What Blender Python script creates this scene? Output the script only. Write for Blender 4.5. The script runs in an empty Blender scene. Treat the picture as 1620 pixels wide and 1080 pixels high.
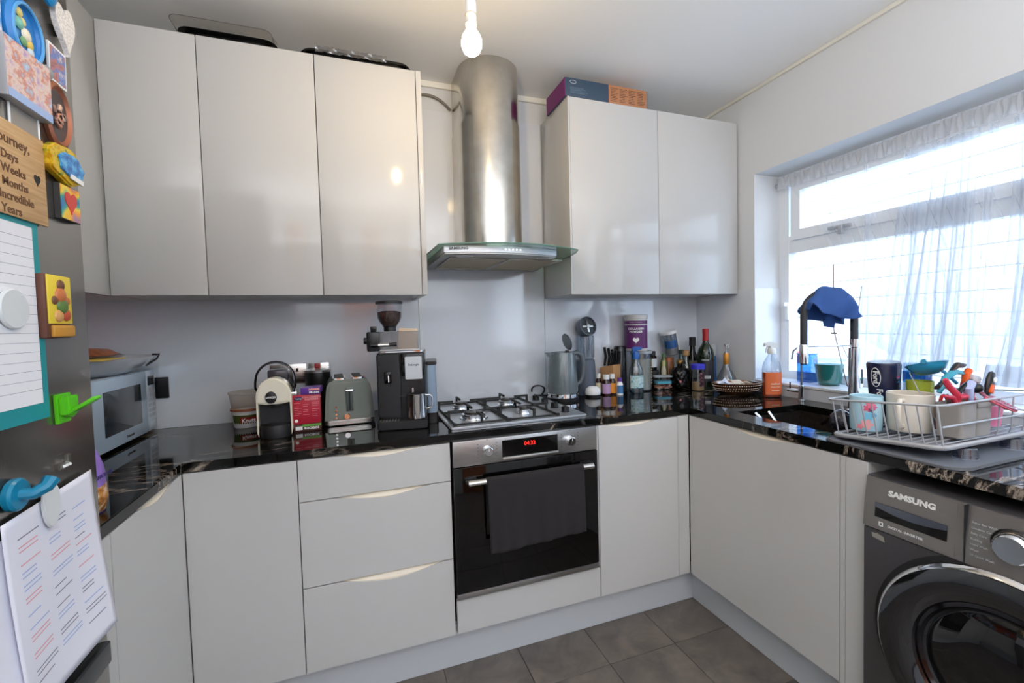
import bpy, bmesh, math, random
from mathutils import Vector, Matrix
R = random.Random(7)
PI = math.pi
S = bpy.context.scene
COL = S.collection

# ------------------------------------------------------------------ camera
cam = bpy.data.cameras.new('camera'); co = bpy.data.objects.new('camera', cam); COL.objects.link(co)
F = Vector((0.33116966, 0.94275378, -0.03926798)); RT = Vector((0.94280303, -0.33229233, -0.02653796)); UP = Vector((0.03806721, 0.0282334, 0.99887625))
m = Matrix((RT, UP, -F)).transposed().to_4x4(); m.translation = Vector((-0.3023, -1.554, 1.2939))
co.matrix_world = m
cam.sensor_width = 36; cam.lens = 36 * 691.99 / 1620; cam.clip_start = 0.02
S.camera = co

# ------------------------------------------------------------------ light
w = bpy.data.worlds.new('sky'); S.world = w; w.use_nodes = True
nt = w.node_tree; bg = nt.nodes['Background']
tc = nt.nodes.new('ShaderNodeTexCoord'); sx = nt.nodes.new('ShaderNodeSeparateXYZ'); rp = nt.nodes.new('ShaderNodeValToRGB')
nt.links.new(tc.outputs['Generated'], sx.inputs[0]); nt.links.new(sx.outputs['Z'], rp.inputs[0]); nt.links.new(rp.outputs[0], bg.inputs[0])
rp.color_ramp.elements[0].position = 0.0; rp.color_ramp.elements[0].color = (0.76, 0.87, 1.0, 1)
rp.color_ramp.elements[1].position = 0.9; rp.color_ramp.elements[1].color = (0.46, 0.67, 1.0, 1)
bg.inputs[1].default_value = 7.0
S.view_settings.view_transform = 'Standard'; S.view_settings.look = 'None'
S.view_settings.gamma = 1; S.view_settings.use_curve_mapping = False
S.view_settings.exposure = 0.20
S.cycles.max_bounces = 12; S.cycles.diffuse_bounces = 10; S.cycles.transparent_max_bounces = 24; S.cycles.transmission_bounces = 8
S.cycles.sample_clamp_indirect = 6.0; S.cycles.caustics_refractive = False; S.cycles.caustics_reflective = False

def lamp_point(name, loc, power, col, r):
    l = bpy.data.lights.new(name, 'POINT'); l.energy = power; l.color = col; l.shadow_soft_size = r
    o = bpy.data.objects.new(name, l); COL.objects.link(o); o.location = loc; return o

# added fill light behind the camera, aimed up to bounce off the white ceiling
ul = bpy.data.lights.new('fill_light', 'AREA'); ul.shape = 'RECTANGLE'; ul.size = 2.8; ul.size_y = 2.9; ul.energy = 128; ul.color = (0.91, 0.935, 1.0)
uo = bpy.data.objects.new('fill_light', ul); COL.objects.link(uo); uo.location = (0.1, -3.05, 1.58); uo.rotation_euler = (math.pi, 0, 0)

# ------------------------------------------------------------------ materials
def lin(c):
    return tuple(((v / 255) / 12.92 if v / 255 <= 0.04045 else ((v / 255 + 0.055) / 1.055) ** 2.4) for v in c)
MC = {}
def M(name, c=None, rough=0.5, metal=0.0, trans=0.0, emit=0.0, coat=0.0, ior=1.5, bump=0.0, bs=200.0, spec=0.5):
    if name in MC: return MC[name]
    a = bpy.data.materials.new(name); a.use_nodes = True; p = a.node_tree.nodes['Principled BSDF']
    p.inputs['Base Color'].default_value = (*lin(c), 1); p.inputs['Roughness'].default_value = rough
    p.inputs['Metallic'].default_value = metal; p.inputs['Transmission Weight'].default_value = trans
    p.inputs['IOR'].default_value = ior; p.inputs['Coat Weight'].default_value = coat; p.inputs['Coat Roughness'].default_value = 0.03
    p.inputs['Specular IOR Level'].default_value = spec
    if emit: p.inputs['Emission Color'].default_value = (*lin(c), 1); p.inputs['Emission Strength'].default_value = emit
    if bump:
        n = a.node_tree.nodes.new('ShaderNodeTexNoise'); n.inputs['Scale'].default_value = bs; n.inputs['Detail'].default_value = 4
        b = a.node_tree.nodes.new('ShaderNodeBump'); b.inputs['Strength'].default_value = bump; b.inputs['Distance'].default_value = 0.002
        t = a.node_tree.nodes.new('ShaderNodeTexCoord')
        a.node_tree.links.new(t.outputs['Object'], n.inputs['Vector']); a.node_tree.links.new(n.outputs['Fac'], b.inputs['Height']); a.node_tree.links.new(b.outputs[0], p.inputs['Normal'])
    MC[name] = a; return a
def nodes(a): return a.node_tree.nodes, a.node_tree.links, a.node_tree.nodes['Principled BSDF']
def clear(name, tint=(255, 255, 255), refl=0.0, rough=0.02):
    """thin clear plastic or glass: see-through with a surface gloss"""
    if name in MC: return MC[name]
    a = bpy.data.materials.new(name); a.use_nodes = True; N, L, p = nodes(a); N.remove(p); out = N['Material Output']
    t = N.new('ShaderNodeBsdfTransparent'); t.inputs[0].default_value = (*lin(tint), 1)
    g = N.new('ShaderNodeBsdfGlossy'); g.inputs['Roughness'].default_value = rough
    f = N.new('ShaderNodeLayerWeight'); pw = N.new('ShaderNodeMath'); pw.operation = 'POWER'; pw.inputs[1].default_value = 4.0
    ad = N.new('ShaderNodeMath'); ad.operation = 'MULTIPLY_ADD'; ad.inputs[1].default_value = 0.8; ad.inputs[2].default_value = 0.045 + refl; ad.use_clamp = True
    mx = N.new('ShaderNodeMixShader'); L.new(f.outputs['Facing'], pw.inputs[0]); L.new(pw.outputs[0], ad.inputs[0]); L.new(ad.outputs[0], mx.inputs[0]); L.new(t.outputs[0], mx.inputs[1]); L.new(g.outputs[0], mx.inputs[2]); L.new(mx.outputs[0], out.inputs[0])
    MC[name] = a; return a
def milky(name, c=(230, 230, 230), alpha=0.5):
    """sheer or cloudy material: part see-through, part scattering"""
    if name in MC: return MC[name]
    a = bpy.data.materials.new(name); a.use_nodes = True; N, L, p = nodes(a); out = N['Material Output']; N.remove(p)
    t = N.new('ShaderNodeBsdfTransparent'); d = N.new('ShaderNodeBsdfDiffuse'); d.inputs[0].default_value = (*lin(c), 1)
    tl = N.new('ShaderNodeBsdfTranslucent'); tl.inputs[0].default_value = (*lin(c), 1)
    m1 = N.new('ShaderNodeMixShader'); m1.inputs[0].default_value = 0.5; L.new(d.outputs[0], m1.inputs[1]); L.new(tl.outputs[0], m1.inputs[2])
    m2 = N.new('ShaderNodeMixShader'); m2.inputs[0].default_value = alpha; L.new(t.outputs[0], m2.inputs[1]); L.new(m1.outputs[0], m2.inputs[2]); L.new(m2.outputs[0], out.inputs[0])
    MC[name] = a; return a
def noise_col(a, stops, scale, detail=6, stretch=(1, 1, 1), dist=0.0, rough=0.6, gen='Object'):
    N, L, p = nodes(a); t = N.new('ShaderNodeTexCoord'); mp = N.new('ShaderNodeMapping'); mp.inputs['Scale'].default_value = stretch
    n = N.new('ShaderNodeTexNoise'); n.inputs['Scale'].default_value = scale; n.inputs['Detail'].default_value = detail; n.inputs['Distortion'].default_value = dist; n.inputs['Roughness'].default_value = rough
    r = N.new('ShaderNodeValToRGB'); e = r.color_ramp.elements
    while len(e) < len(stops): e.new(0.5)
    for i, (pos, c) in enumerate(stops): e[i].position = pos; e[i].color = (*lin(c), 1)
    L.new(t.outputs[gen], mp.inputs[0]); L.new(mp.outputs[0], n.inputs['Vector']); L.new(n.outputs['Fac'], r.inputs[0]); L.new(r.outputs[0], p.inputs['Base Color'])
    return r

WHITE = M('gloss white cabinet', (199, 198, 195), 0.12, coat=0.0)
CREAM = M('cream handle trough', (238, 226, 204), 0.35)
CARC = M('cabinet carcass', (205, 204, 200), 0.5)
WALL = M('painted wall', (212, 213, 213), 0.75, bump=0.15, bs=60)
CEIL = M('painted ceiling', (233, 233, 232), 0.8)
TRIM = M('cream beading', (232, 228, 216), 0.5)
PVC = M('white window plastic', (232, 236, 240), 0.25)
SPL = M('grey glass splashback', (218, 221, 225), 0.08, spec=1.0)
KICK = M('grey gloss plinth', (196, 200, 204), 0.16, coat=0.3)
DARK = M('dark gap', (22, 22, 23), 0.6)
BLK = M('black plastic', (20, 20, 22), 0.3)
BLKM = M('matt black plastic', (26, 26, 28), 0.55)
BLKG = M('gloss black glass', (6, 6, 7), 0.04, spec=0.4)
IRON = M('cast iron', (24, 24, 25), 0.5)
CHR = M('chrome', (225, 226, 228), 0.08, metal=1)
STEEL = M('brushed steel', (196, 194, 190), 0.28, metal=1)
STEELD = M('satin steel panel', (176, 176, 176), 0.32, metal=1)
WHT = M('white plastic', (235, 235, 232), 0.35)
RUB = M('dark rubber hose', (46, 48, 54), 0.45)
CLR = clear('clear plastic')
GLS = clear('window glass', refl=0.0)
def brushed(a, ax=(1, 1, 120), s=6, k=0.12):
    N, L, p = nodes(a); t = N.new('ShaderNodeTexCoord'); mp = N.new('ShaderNodeMapping'); mp.inputs['Scale'].default_value = ax
    n = N.new('ShaderNodeTexNoise'); n.inputs['Scale'].default_value = s; n.inputs['Detail'].default_value = 3
    r = N.new('ShaderNodeMapRange'); b = p.inputs['Roughness'].default_value; r.inputs['To Min'].default_value = b - k; r.inputs['To Max'].default_value = b + k
    L.new(t.outputs['Object'], mp.inputs[0]); L.new(mp.outputs[0], n.inputs['Vector']); L.new(n.outputs['Fac'], r.inputs['Value']); L.new(r.outputs[0], p.inputs['Roughness'])
brushed(STEEL); brushed(STEELD, (1, 1, 200))

# polished black granite with pale veins
GRAN = M('black granite', (14, 13, 13), 0.04, spec=0.45)
def granite(a):
    N, L, p = nodes(a); t = N.new('ShaderNodeTexCoord')
    mp = N.new('ShaderNodeMapping'); mp.inputs['Rotation'].default_value = (0, 0, 0.35); mp.inputs['Scale'].default_value = (0.55, 2.6, 1.2)
    n1 = N.new('ShaderNodeTexNoise'); n1.inputs['Scale'].default_value = 2.3; n1.inputs['Detail'].default_value = 9; n1.inputs['Roughness'].default_value = 0.62; n1.inputs['Distortion'].default_value = 0.6
    s1 = N.new('ShaderNodeMath'); s1.operation = 'SUBTRACT'; s1.inputs[1].default_value = 0.5
    ab = N.new('ShaderNodeMath'); ab.operation = 'ABSOLUTE'
    r1 = N.new('ShaderNodeValToRGB'); e = r1.color_ramp.elements; e[0].position = 0.0; e[0].color = (0.42, 0.36, 0.29, 1); e[1].position = 0.018; e[1].color = (0, 0, 0, 1)
    e2 = e.new(0.006); e2.color = (0.12, 0.09, 0.07, 1)
    n2 = N.new('ShaderNodeTexNoise'); n2.inputs['Scale'].default_value = 1.4; n2.inputs['Detail'].default_value = 3
    r2 = N.new('ShaderNodeValToRGB'); r2.color_ramp.elements[0].position = 0.41; r2.color_ramp.elements[0].color = (0, 0, 0, 1); r2.color_ramp.elements[1].position = 0.60; r2.color_ramp.elements[1].color = (1, 1, 1, 1)
    mu = N.new('ShaderNodeMix'); mu.data_type = 'RGBA'; mu.blend_type = 'MULTIPLY'; mu.inputs[0].default_value = 1
    # broad pale patches
    n3 = N.new('ShaderNodeTexNoise'); n3.inputs['Scale'].default_value = 2.1; n3.inputs['Detail'].default_value = 12; n3.inputs['Roughness'].default_value = 0.72; n3.inputs['Distortion'].default_value = 1.2
    r3 = N.new('ShaderNodeValToRGB'); e = r3.color_ramp.elements; e[0].position = 0.60; e[0].color = (0.004, 0.004, 0.004, 1); e[1].position = 0.70; e[1].color = (0.33, 0.28, 0.23, 1)
    ad = N.new('ShaderNodeMix'); ad.data_type = 'RGBA'; ad.blend_type = 'ADD'; ad.inputs[0].default_value = 1
    L.new(t.outputs['Object'], mp.inputs[0])
    for n in (n1, n3): L.new(mp.outputs[0], n.inputs['Vector'])
    L.new(t.outputs['Object'], n2.inputs['Vector'])
    L.new(n1.outputs['Fac'], s1.inputs[0]); L.new(s1.outputs[0], ab.inputs[0]); L.new(ab.outputs[0], r1.inputs[0])
    L.new(n2.outputs['Fac'], r2.inputs[0]); L.new(r1.outputs[0], mu.inputs[6]); L.new(r2.outputs[0], mu.inputs[7])
    L.new(n3.outputs['Fac'], r3.inputs[0]); L.new(mu.outputs[2], ad.inputs[6]); L.new(r3.outputs[0], ad.inputs[7]); L.new(ad.outputs[2], p.inputs['Base Color'])
granite(GRAN)
TILE = M('grey stone floor tile', (112, 104, 97), 0.42, bump=0.1, bs=90)
def tilemat(a):
    N, L, p = nodes(a); r = noise_col(a, [(0.3, (84, 79, 75)), (0.5, (104, 97, 90)), (0.72, (124, 115, 106))], 7.0, 8, dist=0.8)
    oi = N.new('ShaderNodeObjectInfo'); t = [n for n in N if n.type == 'TEX_COORD'][-1]; mp = [n for n in N if n.type == 'MAPPING'][0]
    ml = N.new('ShaderNodeMath'); ml.operation = 'MULTIPLY'; ml.inputs[1].default_value = 40; cb = N.new('ShaderNodeCombineXYZ')
    L.new(oi.outputs['Random'], ml.inputs[0]); L.new(ml.outputs[0], cb.inputs[2]); L.new(cb.outputs[0], mp.inputs['Location'])
tilemat(TILE)
GROUT = M('dark grout', (70, 64, 58), 0.9)

# ------------------------------------------------------------------ mesh builder
class B:
    def __init__(s): s.b = bmesh.new()
    def _add(s, fn):
        n = len(s.b.verts); fn(); s.b.verts.ensure_lookup_table(); return s.b.verts[n:]
    def box(s, x0, y0, z0, x1, y1, z1, bev=0.0, seg=2):
        t = bmesh.new(); bmesh.ops.create_cube(t, size=1.0)
        for v in t.verts: v.co = Vector(((x0 + x1) / 2 + v.co.x * (x1 - x0), (y0 + y1) / 2 + v.co.y * (y1 - y0), (z0 + z1) / 2 + v.co.z * (z1 - z0)))
        if bev: bmesh.ops.bevel(t, geom=t.edges[:], offset=bev, segments=seg, affect='EDGES', clamp_overlap=True, profile=0.5)
        return s.merge(t)
    def merge(s, t, mat=None):
        if mat is not None: bmesh.ops.transform(t, matrix=mat, verts=t.verts)
        me = bpy.data.meshes.new('tmp'); t.to_mesh(me); t.free(); s.b.from_mesh(me); bpy.data.meshes.remove(me); return s
    def sub(s, o, mat=None): return s.merge(o.b, mat)
    def lathe(s, prof, c=(0, 0, 0), seg=28, sx=1.0, sy=1.0, a0=0.0, a1=2 * PI, pw=2.0):
        full = abs(a1 - a0 - 2 * PI) < 1e-6; n = seg if full else seg + 1; rings = []
        for r, z in prof:
            if r < 1e-6: rings.append([s.b.verts.new((c[0], c[1], c[2] + z))]); continue
            ring = []
            for i in range(n):
                a = a0 + (a1 - a0) * i / seg; ca, sa = math.cos(a), math.sin(a)
                k = 1.0 if pw == 2.0 else 1.0 / ((abs(ca) ** pw + abs(sa) ** pw) ** (1 / pw))
                ring.append(s.b.verts.new((c[0] + r * k * ca * sx, c[1] + r * k * sa * sy, c[2] + z)))
            rings.append(ring)
        for a, b in zip(rings[:-1], rings[1:]):
            if len(a) == 1 and len(b) == 1: continue
            for i in range(seg):
                j = (i + 1) % n
                if len(a) == 1: s.b.faces.new((a[0], b[j], b[i]))
                elif len(b) == 1: s.b.faces.new((a[i], a[j], b[0]))
                else: s.b.faces.new((a[i], a[j], b[j], b[i]))
        return s
    def cyl(s, c, r, h, axis='z', seg=24, r2=None, bev=0.0):
        r2 = r if r2 is None else r2; t = B()
        if bev: t.lathe([(0, 0), (r - bev, 0), (r, bev), (r2, h - bev), (r2 - bev, h), (0, h)], seg=seg)
        else: t.lathe([(0, 0), (r, 0), (r2, h), (0, h)], seg=seg)
        m = Matrix.Identity(4)
        if axis == 'x': m = Matrix.Rotation(PI / 2, 4, 'Y')
        if axis == 'y': m = Matrix.Rotation(-PI / 2, 4, 'X')
        if axis == '-y': m = Matrix.Rotation(PI / 2, 4, 'X')
        if axis == '-x': m = Matrix.Rotation(-PI / 2, 4, 'Y')
        return s.merge(t.b, Matrix.Translation(c) @ m)
    def tube(s, pts, r, seg=8, closed=False, flat=1.0):
        pts = [Vector(p) for p in pts]; n = len(pts); rings = []; up = None
        for i, p in enumerate(pts):
            if closed: d = (pts[(i + 1) % n] - pts[i - 1])
            else: d = pts[min(i + 1, n - 1)] - pts[max(i - 1, 0)]
            d.normalize()
            if up is None: up = d.orthogonal().normalized()
            u = (up - d * up.dot(d)); u = u.normalized() if u.length > 1e-5 else d.orthogonal().normalized(); up = u; v = d.cross(u)
            rr = r[i] if isinstance(r, (list, tuple)) else r
            rings.append([s.b.verts.new(p + (u * math.cos(a) * flat + v * math.sin(a)) * rr) for a in [2 * PI * k / seg for k in range(seg)]])
        for i in range(n if closed else n - 1):
            a, b = rings[i], rings[(i + 1) % n]
            for k in range(seg): s.b.faces.new((a[k], a[(k + 1) % seg], b[(k + 1) % seg], b[k]))
        if not closed: s.b.faces.new(rings[0][::-1]); s.b.faces.new(rings[-1])
        return s
    def prism(s, poly, axis, a, b, bev=0.0):
        """2D outline extruded along an axis: 'x' poly=(y,z), 'y' poly=(x,z), 'z' poly=(x,y)"""
        t = bmesh.new()
        def P(u, v, k): return (k, u, v) if axis == 'x' else ((u, k, v) if axis == 'y' else (u, v, k))
        lo = [t.verts.new(P(u, v, a)) for u, v in poly]; hi = [t.verts.new(P(u, v, b)) for u, v in poly]; n = len(poly)
        t.faces.new(lo[::-1]); t.faces.new(hi)
        for i in range(n): t.faces.new((lo[i], lo[(i + 1) % n], hi[(i + 1) % n], hi[i]))
        bmesh.ops.recalc_face_normals(t, faces=t.faces[:])
        if bev:
            ed = [e for e in t.edges if all((abs((v.co['xyz'.index(axis)]) - a) < 1e-7) for v in e.verts) or all((abs((v.co['xyz'.index(axis)]) - b) < 1e-7) for v in e.verts)]
            bmesh.ops.bevel(t, geom=ed, offset=bev, segments=2, affect='EDGES', clamp_overlap=True)
        return s.merge(t)
    def ball(s, c, r, sc=(1, 1, 1), seg=16, rot=None):
        t = bmesh.new(); bmesh.ops.create_uvsphere(t, u_segments=seg, v_segments=max(6, seg // 2), radius=r)
        return s.merge(t, Matrix.Translation(c) @ (rot or Matrix.Identity(4)) @ Matrix.Diagonal((*sc, 1)))
    def grid(s, fn, nu, nv):
        vs = [[s.b.verts.new(fn(i / nu, j / nv)) for j in range(nv + 1)] for i in range(nu + 1)]
        for i in range(nu):
            for j in range(nv): s.b.faces.new((vs[i][j], vs[i + 1][j], vs[i + 1][j + 1], vs[i][j + 1]))
        return s
    def xf(s, mat): bmesh.ops.transform(s.b, matrix=mat, verts=s.b.verts); return s
    def make(s, name, mat, parent=None, sm=True, norm=True, solid=0.0, ang=35):
        if norm: bmesh.ops.recalc_face_normals(s.b, faces=s.b.faces[:])
        if sm:
            for f in s.b.faces: f.smooth = True
            th = math.radians(ang)
            for e in s.b.edges:
                if len(e.link_faces) == 2 and e.calc_face_angle(0) > th: e.smooth = False
        me = bpy.data.meshes.new(name); s.b.to_mesh(me); s.b.free(); me.materials.append(mat)
        o = bpy.data.objects.new(name, me); COL.objects.link(o)
        if parent is not None: o.parent = parent
        if solid: md = o.modifiers.new('solidify', 'SOLIDIFY'); md.thickness = solid; md.offset = 0
        return o
def tag(o, label=None, cat=None, group=None, kind=None):
    if label: o['label'] = label
    if cat: o['category'] = cat
    if group: o['group'] = group
    if kind: o['kind'] = kind
    return o
def thing(name, label, cat, loc=(0, 0, 0), rz=0.0, group=None, rot=None):
    o = bpy.data.objects.new(name, None); COL.objects.link(o); o.location = loc; o.rotation_euler = rot or (0, 0, rz); o.empty_display_size = 0.05
    return tag(o, label, cat, group)
def place(o, loc, rz=0.0, rot=None): o.location = loc; o.rotation_euler = rot or (0, 0, rz); return o
def kids(o): return [c for c in bpy.data.objects if c.parent == o]
def dup(o, loc=None, rz=None, label=None, parent=None):
    c = o.copy(); COL.objects.link(c); c.parent = parent
    if loc is not None: c.location = loc
    if rz is not None: c.rotation_euler = (0, 0, rz)
    if label: c['label'] = label
    for k in kids(o): dup(k, parent=c)
    return c
def struct(b, name, mat, parent=None, **k):
    o = b.make(name, mat, parent, **k)
    if parent is None: o['kind'] = 'structure'
    return o
FR = (PI / 2, 0, 0); FX = (PI / 2, 0, -PI / 2); FL = (PI / 2, 0, PI / 2)   # text facing -y, -x, +x
def text(s, size, mat, parent, loc, rot=FR, name='lettering', depth=0.0004, align='CENTER', sx=1.0, bold=0.0, space=1.0):
    cu = bpy.data.curves.new('t', 'FONT'); cu.body = s; cu.size = size; cu.extrude = depth; cu.align_x = align; cu.align_y = 'CENTER'; cu.offset = bold; cu.resolution_u = 2; cu.space_character = space; cu.space_line = 0.85
    o = bpy.data.objects.new('t', cu); COL.objects.link(o); bpy.context.view_layer.update()
    me = bpy.data.meshes.new_from_object(o.evaluated_get(bpy.context.evaluated_depsgraph_get()))
    bpy.data.objects.remove(o); bpy.data.curves.remove(cu); me.materials.clear(); me.materials.append(mat)
    q = bpy.data.objects.new(name, me); COL.objects.link(q); q.parent = parent; q.location = loc; q.rotation_euler = rot; q.scale = (sx, 1, 1)
    return q
def arc(c, r, a0, a1, n, f):
    return [f(c[0] + r * math.cos(a0 + (a1 - a0) * i / n), c[1] + r * math.sin(a0 + (a1 - a0) * i / n)) for i in range(n + 1)]
def rrect(x0, y0, x1, y1, r, n=5):
    p = []
    for cx, cy, a in ((x1 - r, y1 - r, 0), (x0 + r, y1 - r, PI / 2), (x0 + r, y0 + r, PI), (x1 - r, y0 + r, 1.5 * PI)):
        p += [(cx + r * math.cos(a + PI / 2 * i / n), cy + r * math.sin(a + PI / 2 * i / n)) for i in range(n + 1)]
    return p
def heart(w, h, n=28):
    pts = []
    for i in range(n):
        t = 2 * PI * i / n; pts.append((16 * math.sin(t) ** 3 / 32 * w, (13 * math.cos(t) - 5 * math.cos(2 * t) - 2 * math.cos(3 * t) - math.cos(4 * t) + 2.5) / 29 * h))
    return pts
Z = 0.903
# ================================================================== ROOM
XL, XR, YB, YF, ZC = -1.42, 1.675, 0.62, -4.6, 2.48
fl = struct(B().box(XL, YF, -0.06, XR, YB, -0.004), 'floor', GROUT)
WALLC = 1
xs = [0.848 + 0.298 * k for k in range(-6, 2)]; ys = [-0.152 + 0.298 * k for k in range(-16, 2)]
tm = {}
for i in range(len(xs) - 1):
    for j in range(len(ys) - 1):
        x0, x1, y0, y1 = xs[i] + 0.0012, xs[i + 1] - 0.0012, ys[j] + 0.0012, ys[j + 1] - 0.0012
        if x0 > 1.12 or y0 > 0.06: continue
        x1 = min(x1, 1.1216 + 0.01); y1 = min(y1, 0.064)
        key = (round(x1 - x0, 3), round(y1 - y0, 3))
        if key not in tm:
            o = B().box(0, 0, -0.008, x1 - x0, y1 - y0, 0.0, 0.0008, 1).make('tile', TILE, fl); tm[key] = o.data
        else: o = bpy.data.objects.new('tile', tm[key]); COL.objects.link(o); o.parent = fl
        o.location = (x0, y0, 0)
struct(B().box(XL - 0.1, YB, -0.06, XR + 0.35, YB + 0.1, ZC), 'wall_back', WALL)
struct(B().box(XL - 0.1, YF, -0.06, XL, YB, ZC), 'wall_left', WALL)
WY0, WY1, WZ0, WZ1, WX = -1.62, 0.2, 0.955, 2.04, 1.85
b = B().box(XR, WY1, -0.06, XR + 0.29, YB, 2.337).box(XR, YF, -0.06, XR + 0.29, -4.35, 2.337).box(XR, -2.35, -0.06, XR + 0.29, WY0, 2.337).box(XR, -4.35, -0.06, XR + 0.29, -2.35, 0.95).box(XR, -4.35, 2.15, XR + 0.29, -2.35, 2.337).box(XR, WY0, -0.06, XR + 0.29, WY1, WZ0)
b.box(XR, WY0, WZ1, XR + 0.29, WY1, 2.337).box(XR + 0.006, YF, 2.337, XR + 0.29, YB, ZC)
struct(b, 'wall_right', WALL)
# wall behind the camera with a closed panelled door
struct(B().box(XL - 0.1, YF - 0.12, -0.06, XR + 0.35, YF, ZC), 'wall_front', WALL)
dd = struct(B().box(-0.5, YF + 0.001, 0.001, 0.3, YF + 0.035, 2.0, 0.003), 'door_1', M('pine door', (186, 112, 66), 0.35))
for zz in (0.2, 1.1): B().box(-0.38, YF + 0.033, zz, 0.18, YF + 0.042, zz + 0.7, 0.008).make('door_panel', M('pine door', (186, 112, 66), 0.35), dd)
struct(B().box(XL - 0.1, YF - 0.12, ZC, XR + 0.35, YB + 0.1, ZC + 0.08), 'ceiling', CEIL)
struct(B().box(XL, YB - 0.014, 2.452, XR, YB, ZC - 0.0005, 0.003), 'trim_1', TRIM)
struct(B().box(XR - 0.008, YF, 2.462, XR + 0.006, YB - 0.014, ZC - 0.0005, 0.003), 'trim_2', TRIM)
# window
wn = struct(B().box(WX, WY0, WZ0, WX + 0.06, WY1, WZ0 + 0.055).box(WX, WY0, WZ1 - 0.06, WX + 0.06, WY1, WZ1).box(WX, WY1 - 0.055, WZ0 + 0.055, WX + 0.06, WY1, WZ1 - 0.06).box(WX, WY0, WZ0 + 0.055, WX + 0.06, WY0 + 0.055, WZ1 - 0.06), 'window_1', PVC)
B().box(WX + 0.001, WY0 + 0.055, 1.625, WX + 0.056, WY1 - 0.055, 1.715).make('transom', PVC, wn)
for yy in (-0.95,):
    for za, zb in ((WZ0 + 0.055, 1.625), (1.715, WZ1 - 0.06)): B().box(WX + 0.002, yy - 0.035, za, WX + 0.055, yy + 0.035, zb).make('mullion', PVC, wn)
def sash(y0, y1, z0, z1, t=0.05):
    b = B().box(WX - 0.012, y0, z0, WX + 0.03, y1, z0 + t).box(WX - 0.012, y0, z1 - t, WX + 0.03, y1, z1).box(WX - 0.012, y0, z0 + t, WX + 0.03, y0 + t, z1 - t).box(WX - 0.012, y1 - t, z0 + t, WX + 0.03, y1, z1 - t)
    f = b.make('sash', PVC, wn); B().box(WX + 0.012, y0 + t, z0 + t, WX + 0.018, y1 - t, z1 - t).make('pane', GLS, f); return f
for y0, y1 in ((-0.91, 0.125), (-1.565, -0.99)):
    s = sash(y0, y1, 1.69, 1.985)
    B().box(WX - 0.03, y1 - 0.30, 1.70, WX - 0.012, y1 - 0.20, 1.715, 0.004).box(WX - 0.035, y1 - 0.27, 1.672, WX - 0.012, y1 - 0.25, 1.712, 0.004).make('handle', M('grey catch', (170, 172, 176), 0.4), s)
for y0, y1 in ((-0.915, 0.145), (-1.565, -0.985)): B().box(WX + 0.026, y0, WZ0 + 0.055, WX + 0.032, y1, 1.625).make('pane', GLS, wn)
B().box(WX - 0.022, 0.135, 1.28, WX, 0.155, 1.37, 0.004).box(WX - 0.04, 0.138, 1.35, WX - 0.02, 0.152, 1.37, 0.003).make('window_handle', PVC, wn)
B().box(XR - 0.012, WY0 + 0.002, WZ0 + 0.0005, WX, WY1 - 0.007, 0.97, 0.004).make('window_sill', PVC, wn)

w2 = struct(B().box(WX, -4.35, 0.95, WX + 0.06, -2.35, 1.0).box(WX, -4.35, 2.1, WX + 0.06, -2.35, 2.15).box(WX, -4.35, 1.0, WX + 0.06, -4.3, 2.1).box(WX, -2.4, 1.0, WX + 0.06, -2.35, 2.1), 'fill_window', PVC)  # unseen window, added to let fill daylight into the rear of the room
B().box(WX + 0.03, -4.3, 1.0, WX + 0.035, -2.4, 2.1).make('pane', GLS, w2)
B().grid(lambda u, v: (WX - 0.03 + 0.008 * math.sin(u * 90), -4.34 + 1.98 * u, 2.14 - 1.18 * v), 120, 2).make('fill_blind', milky('fill blind', (240, 240, 240), 0.6), w2)  # added to soften the fill window's brightness in reflections

# splashback glass sheets
struct(B().box(XL + 0.001, YB - 0.007, Z, -0.02, YB - 0.0005, 1.43, 0.001, 1), 'trim_3', SPL)
struct(B().box(-0.0185, YB - 0.007, Z, 0.648, YB - 0.0005, 2.343, 0.001, 1), 'trim_4', SPL)
struct(B().box(0.6495, YB - 0.007, Z, XR - 0.007, YB - 0.0005, 1.43, 0.001, 1), 'trim_5', SPL)
struct(B().box(XR - 0.0065, WY1 + 0.0, Z, XR - 0.0005, YB - 0.0008, 1.45, 0.001, 1), 'trim_6', SPL)
struct(B().box(XR - 0.0065, -1.5, Z, XR - 0.0005, WY1, WZ0, 0.001, 1), 'trim_7', SPL)
struct(B().box(XR - 0.006, WY1 - 0.0065, 0.972, WX - 0.002, WY1 - 0.0005, 1.45, 0.001, 1), 'trim_8', SPL)

struct(B().box(XL + 0.0005, -0.55, Z + 0.0005, XL + 0.006, 0.45, 1.425), 'reflection_panel', M('unseen orange panel', (232, 96, 48), 0.4))  # unseen orange panel, added for its reddish reflection in the splashback

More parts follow.
